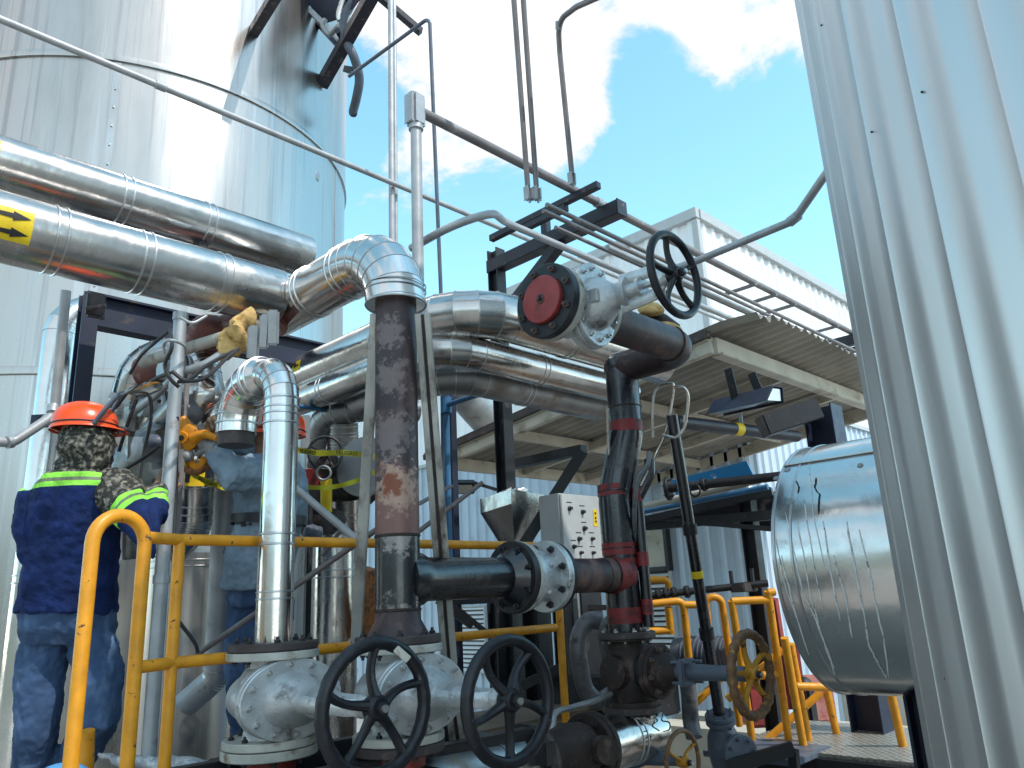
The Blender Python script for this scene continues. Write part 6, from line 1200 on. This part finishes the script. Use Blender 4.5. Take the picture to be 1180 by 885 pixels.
def helmet(parent, c, face, s=1, upv=DZ):
    sd_ = face.cross(upv).normalized(); mb = MB(); prof_ = [(0, .128), (.012, .128), (.03, .126), (.06, .118), (.09, .098), (.11, .07), (.122, .035), (.126, .004)]
    vs = []; fs = []; n = 40
    for t, r in prof_:
        for k in range(n):
            a = 2*math.pi*k/n; ridge = .006*math.exp(-((math.sin(a))/.22)**2)*(t > .02)
            vs.append(c+upv*((t+ridge)*s)+face*(r*1.08*s*math.cos(a))+sd_*(r*.90*s*math.sin(a)))
    for i in range(len(prof_)-1):
        for k in range(n): k2 = (k+1) % n; fs.append((i*n+k, i*n+k2, (i+1)*n+k2, (i+1)*n+k))
    fs.append(tuple(range((len(prof_)-1)*n, len(prof_)*n))); mb.add(vs, fs); h = part('helmet', mb, M['helmet'], parent, ang=60)
    mb = MB(); P = []; 
    for k in range(n):
        a = 2*math.pi*k/n; ext = .96+.26*max(0, math.cos(a))**2; P.append((a, ext))
    vs = [c+face*(.132*s*1.08*math.cos(a)*1)+sd_*(.132*.9*s*math.sin(a)) for a, e in P]+[c-upv*.008*s+face*(.140*s*1.08*e*math.cos(a))+sd_*(.140*.9*s*e**.3*math.sin(a)) for a, e in P]
    vs2 = [v-upv*.004 for v in vs]; fs = []
    for k in range(n): k2 = (k+1) % n; fs += [(k, k2, n+k2, n+k), (2*n+k2, 2*n+k, 3*n+k, 3*n+k2), (n+k, n+k2, 3*n+k2, 3*n+k)]
    mb.add(vs+vs2, fs); part('brim', mb, M['helmet'], h, ang=50)
    mb = MB(); mb.sweep([c+upv*.012*s+face*(.1285*1.08*s*math.cos(2*math.pi*k/n))+sd_*(.1285*.9*s*math.sin(2*math.pi*k/n)) for k in range(n)], .0035*s, 6, closed=True); part('strap_band', mb, M['dark'], h)
    return h
def lerp_px(P): return [pt(*p) for p in P]

# worker with the orange helmet, back to the viewer
DP = 2.95
p1 = thing('person', 'person from behind in orange helmet, camouflage hood and navy jacket with lime bands', 'person', V((pt(75, 720, DP).x, pt(75, 720, DP).y, .72)))
face1 = (rh*.85+fh*.5).normalized(); hc1 = pt(100, 503, DP)
mb = MB(); head(mb, hc1-DZ*.012, face1, .86)
mb.sweep(pv((100, 515, DP), (98, 545, DP), (95, 560, DP)), [.055, .058, .07], 16)
def tring(xl, xr, y, dep, hd): a, b = pt(xl, y, dep), pt(xr, y, dep); return ((a+b)/2, (b-a)/2, fh*hd)
loft(mb, [tring(82, 108, 550, DP, .05), tring(58, 128, 572, DP, .07), tring(56, 120, 610, DP, .085), tring(54, 114, 660, DP, .085), tring(46, 112, 705, DP, .085), tring(50, 108, 735, DP, .08)])
armR = pv((132, 566, DP), (169, 602, 2.84), (184, 562, 3.05)); armL = pv((48, 568, DP), (42, 634, 2.9), (66, 640, 3.2))
legL = pv((54, 725, DP), (42, 842, 2.88), (34, 958, DP)); legR = pv((103, 725, DP), (112, 826, 2.82), (60, 930, 3.12))
mb.sweep(armR, [.040, .036, .028], 14); mb.sweep(armL, [.038, .034, .028], 14); hand(mb, armR[2], (armR[2]-armR[1]), rh, 1, 1.3); hand(mb, armL[2], (armL[2]-armL[1]), -DZ, 1, .9, -1)
for lg in (legL, legR): mb.sweep(lg, [.062, .048, .038], 16); mb.sweep([lg[2], lg[2]-DZ*.05+fh*.03, lg[2]-DZ*.065+fh*.16], [.04, .04, .03], 12)
body = part('body', mb, M['skin'], p1); cloth(body, .006, (), 2); eyes(p1, hc1-DZ*.012, face1, .86)
mb = MB()
loft(mb, [tring(80, 118, 538, DP, .07), tring(58, 132, 549, DP, .11), tring(46, 139, 560, DP, .12), tring(40, 137, 578, DP, .13), tring(40, 134, 610, DP, .14), tring(37, 130, 650, DP, .14), tring(28, 130, 690, DP, .15), tring(24, 130, 706, DP, .155)])
mb.sweep([armL[0]+DZ*.0, armL[0].lerp(armL[1], .5)-rh*.02, armL[1], armL[2]], [.072, .070, .066, .045], 18)
zb0 = pt(88, 557, 2.80).z-BASE[p1.name].z; k_ = .052
M['jacket'] = banded('navy_work_jacket', (0,0,1), [(-9, NAVY), (zb0, LIME), (zb0+k_*.36, GREY), (zb0+k_*.62, LIME), (zb0+k_, 'camo')])
jk = part('jacket', mb, M['jacket'], p1); cloth(jk, .008, ((.14, .010), (.05, .007), (.02, .003)), 3)
ad = (armR[1]-armR[0]).normalized(); s0 = (armR[0]-BASE[p1.name]).dot(ad); La = (armR[1]-armR[0]).length
M['sleeve'] = banded('navy_sleeve', ad, [(-9, 'camo'), (s0+La*.52, LIME), (s0+La*.52+.022, GREY), (s0+La*.52+.036, LIME), (s0+La*.52+.06, NAVY)])
mb = MB(); mb.sweep([armR[0]-rh*.05, armR[0]+rh*.005, armR[0].lerp(armR[1], .5), armR[1], armR[1]+(armR[2]-armR[1])*.15, armR[2]-(armR[2]-armR[1])*.12], [.085, .092, .080, .072, .068, .045], 20)
sl_ = part('sleeve', mb, M['sleeve'], p1); cloth(sl_, .007, ((.08, .010), (.035, .006)), 3)
mb = MB(); loft(mb, [tring(28, 128, 696, DP, .13), tring(27, 128, 725, DP, .14), tring(30, 126, 742, DP, .12)])
mb.sweep([legL[0]-DZ*.05, legL[0].lerp(legL[1], .5)-rh*.005, legL[1], legL[1].lerp(legL[2], .5), legL[2]], [.088, .088, .076, .070, .066], 20)
mb.sweep([legR[0]-DZ*.05+rh*.012, legR[0].lerp(legR[1], .5)+rh*.02, legR[1], legR[1].lerp(legR[2], .5), legR[2]], [.088, .090, .080, .068, .062], 20)
jn = part('jeans', mb, M['denim'], p1); cloth(jn, .008, ((.12, .009), (.045, .007), (.02, .003)), 3)
M['stitch'] = mat('jeans_stitching', (.10,.13,.20), .9, dark=.2)
for P in (((77, 722), (78, 745), (80, 768)), ((118, 722), (127, 770), (126, 815)), ((92, 738), (93, 762), (102, 768), (112, 761), (113, 737)), ((38, 738), (39, 762), (48, 769), (58, 761), (59, 738))):
    pass
mb = MB(); nk = [pt(x, y, DP) for x, y in ((103, 503), (102, 522), (97, 538), (94, 545))]
mb.ball(hc1-DZ*.03, .100, 1.0, .92, 1.0, ((face1, face1.cross(DZ), DZ)), 24, 16); mb.sweep([hc1-DZ*.03-face1*.01]+nk[1:], [.090, .086, .094, .103], 22); hd = part('hood', mb, M['camo'], p1); cloth(hd, .008, ((.05, .010), (.025, .004)), 2)
tilt = (DZ*1-rh*.07).normalized(); hm = helmet(p1, pt(98, 494, DP), face1, .84, tilt)
sd1 = face1.cross(tilt).normalized(); hcn = pt(99, 493, DP); mb = MB(); P = []
for k in range(17): a = R_(-100+200*k/16); P.append(hcn+tilt*(.132*math.cos(a)*1.0+.005)+sd1*(.135*math.sin(a))+face1*(.035+.08*math.cos(a)))
mb.sweep(P, .011, 10, sx=1.6, sy=.7); part('shield_frame', mb, M['bluegrey'], p1)
mb = MB(); vs = []; fs = []
for k in range(17):
    a = R_(-75+150*k/16); q = hcn+tilt*(.05+.10*math.cos(a)*.4)+sd1*(.14*math.sin(a))+face1*(.06+.11*math.cos(a)); vs += [q+tilt*.04, q+tilt*.10+face1*.10]
    if k: j = 2*k; fs.append((j-2, j-1, j+1, j))
mb.add(vs, fs); part('visor', mb, M['visor'], p1)
mb = MB(); mb.bar(hcn+face1*.11-tilt*.0, hcn+face1*.17-tilt*.01, .10, .012); part('peak', mb, M['dark'], p1)
for lg, nm in ((legL, 0), (legR, 0)): mb = MB(); f_ = lg[2]; mb.sweep([f_+DZ*.06, f_-DZ*.02, f_-DZ*.045+fh*.05, f_-DZ*.055+fh*.17], [.055, .052, .05, .042], 16); b_ = part('boot', mb, M['boot'], p1)
deck('steel_walkway', 'narrow grated steel walkway on legs that the orange helmeted worker stands on', V((legL[2].x+.05, legL[2].y+.15, 0)), 1.1, .9, legL[2].z-.10)

# second worker, half hidden by the bright standpipe
DQ = 3.5
p2 = thing('person', 'person in grey-blue denim shirt and orange helmet reaching left from behind the bright standpipe', 'person', V((pt(300, 720, DQ).x, pt(300, 720, DQ).y, .85)))
face2 = (-rh*.9-fh*.35-DZ*.0).normalized(); hc2 = pt(313, 508, DQ)
mb = MB(); head(mb, hc2, face2, .98); mb.sweep(pv((315, 515, DQ), (318, 535, DQ)), [.055, .065], 14)
loft(mb, [tring(296, 334, 532, DQ, .06), tring(290, 338, 548, DQ, .09), tring(288, 334, 600, DQ, .09), tring(284, 324, 660, DQ, .09), tring(284, 320, 690, DQ, .09)])
aA = pv((292, 548, 3.36), (262, 553, 3.25), (243, 516, 3.22)); aA = pv((300, 545, 3.36), (268, 545, 3.2), (245, 517, 3.25)); aB = pv((312, 540, 3.66), (292, 522, 3.5), (268, 506, 3.36))
lA = pv((290, 690, DQ), (279, 772, 3.44), (286, 868, DQ)); lB = pv((314, 690, DQ+.1), (310, 775, 3.55), (318, 862, 3.68))
mb.sweep(aA, [.040, .036, .027], 14); mb.sweep(aB, [.040, .036, .027], 14)
for lg in (lA, lB): mb.sweep(lg, [.065, .05, .038], 16); mb.sweep([lg[2], lg[2]-DZ*.05-rh*.03, lg[2]-DZ*.065-rh*.15], [.04, .04, .03], 12)
hand(mb, aA[2], aA[2]-aA[1], F, .95, 1.2); hand(mb, aB[2], aB[2]-aB[1], F, .95, 1.2)
bd = part('body', mb, M['skin'], p2); cloth(bd, .006, (), 2); eyes(p2, hc2, face2)
mb = MB(); loft(mb, [tring(294, 338, 526, DQ, .08), tring(279, 349, 540, DQ, .16), tring(274, 353, 565, DQ, .17), tring(274, 350, 590, DQ, .155), tring(275, 346, 602, DQ, .145), tring(266, 340, 630, DQ, .17), tring(262, 334, 665, DQ, .18), tring(261, 332, 680, DQ, .18)])
mb.sweep([aA[0], aA[0].lerp(aA[1], .5), aA[1], aA[2]-(aA[2]-aA[1])*.1], [.085, .078, .070, .045], 18); mb.sweep([aB[0], aB[1], aB[2]-(aB[2]-aB[1])*.1], [.08, .066, .045], 18)
cloth(part('shirt', mb, M['denim_grey'], p2), .007, ((.10, .012), (.045, .010), (.018, .004)), 2)
mb = MB(); loft(mb, [tring(268, 334, 660, DQ, .14), tring(266, 332, 700, DQ, .14)]); mb.sweep([lA[0], lA[0].lerp(lA[1], .5), lA[1], lA[2]], [.10, .095, .078, .068], 18); mb.sweep([lB[0], lB[0].lerp(lB[1], .5), lB[1], lB[2]], [.10, .095, .078, .068], 18)
cloth(part('jeans', mb, M['denim'], p2), .009, ((.09, .014), (.035, .008)), 2)
mb = MB(); P = []; c_, a_v, b_v = tring(272, 348, 600, DQ, .155)
P = [c_+a_v*(1.10*math.cos(2*math.pi*k/40))+b_v*(1.12*math.sin(2*math.pi*k/40)) for k in range(40)]; vs = [p+DZ*.02 for p in P]+[p-DZ*.02 for p in P]; mb.add(vs, [(k, (k+1) % 40, 40+(k+1) % 40, 40+k) for k in range(40)]); bl_ = part('belt', mb, M['dark'], p2)
mb = MB(); mb.box(pt(285, 600, 3.37), .055, .02, .05, (rh, fh, DZ), .004); part('buckle', mb, M['dark'], bl_)
for aa, mt in ((aA, 'glove'), (aB, 'glove_brown')): mb = MB(); hand(mb, aa[2], aa[2]-aa[1], F, 1.12, 1.2); mb.sweep([aa[2]-(aa[2]-aa[1]).normalized()*.06, aa[2]+(aa[2]-aa[1]).normalized()*.01], [.045, .036], 14); cloth(part('glove', mb, M[mt], p2), .005, ((.03, .003),), 1)
hm2 = helmet(p2, pt(316, 500, DQ), face2, .98, (DZ+rh*.12).normalized())
q = pt(298, 481, 3.385); mb = MB(); mb.box(q, .045, .003, .075, ((rh*.75-fh*.55+DZ*.2).normalized(), (fh*.75+rh*.55).normalized(), DZ)); st = part('sticker', mb, M['panel'], hm2)
for lg in (lA, lB): mb = MB(); f_ = lg[2]; mb.sweep([f_+DZ*.06, f_-DZ*.02, f_-DZ*.045-rh*.05, f_-DZ*.055-rh*.17], [.052, .05, .048, .04], 16); part('boot', mb, M['boot'], p2)
deck('steel_walkway', 'grated steel walkway behind the yellow railing that the denim shirted worker stands on', V((lA[2].x+.05, lA[2].y+.05, 0)), 1.0, .7, lA[2].z-.10)
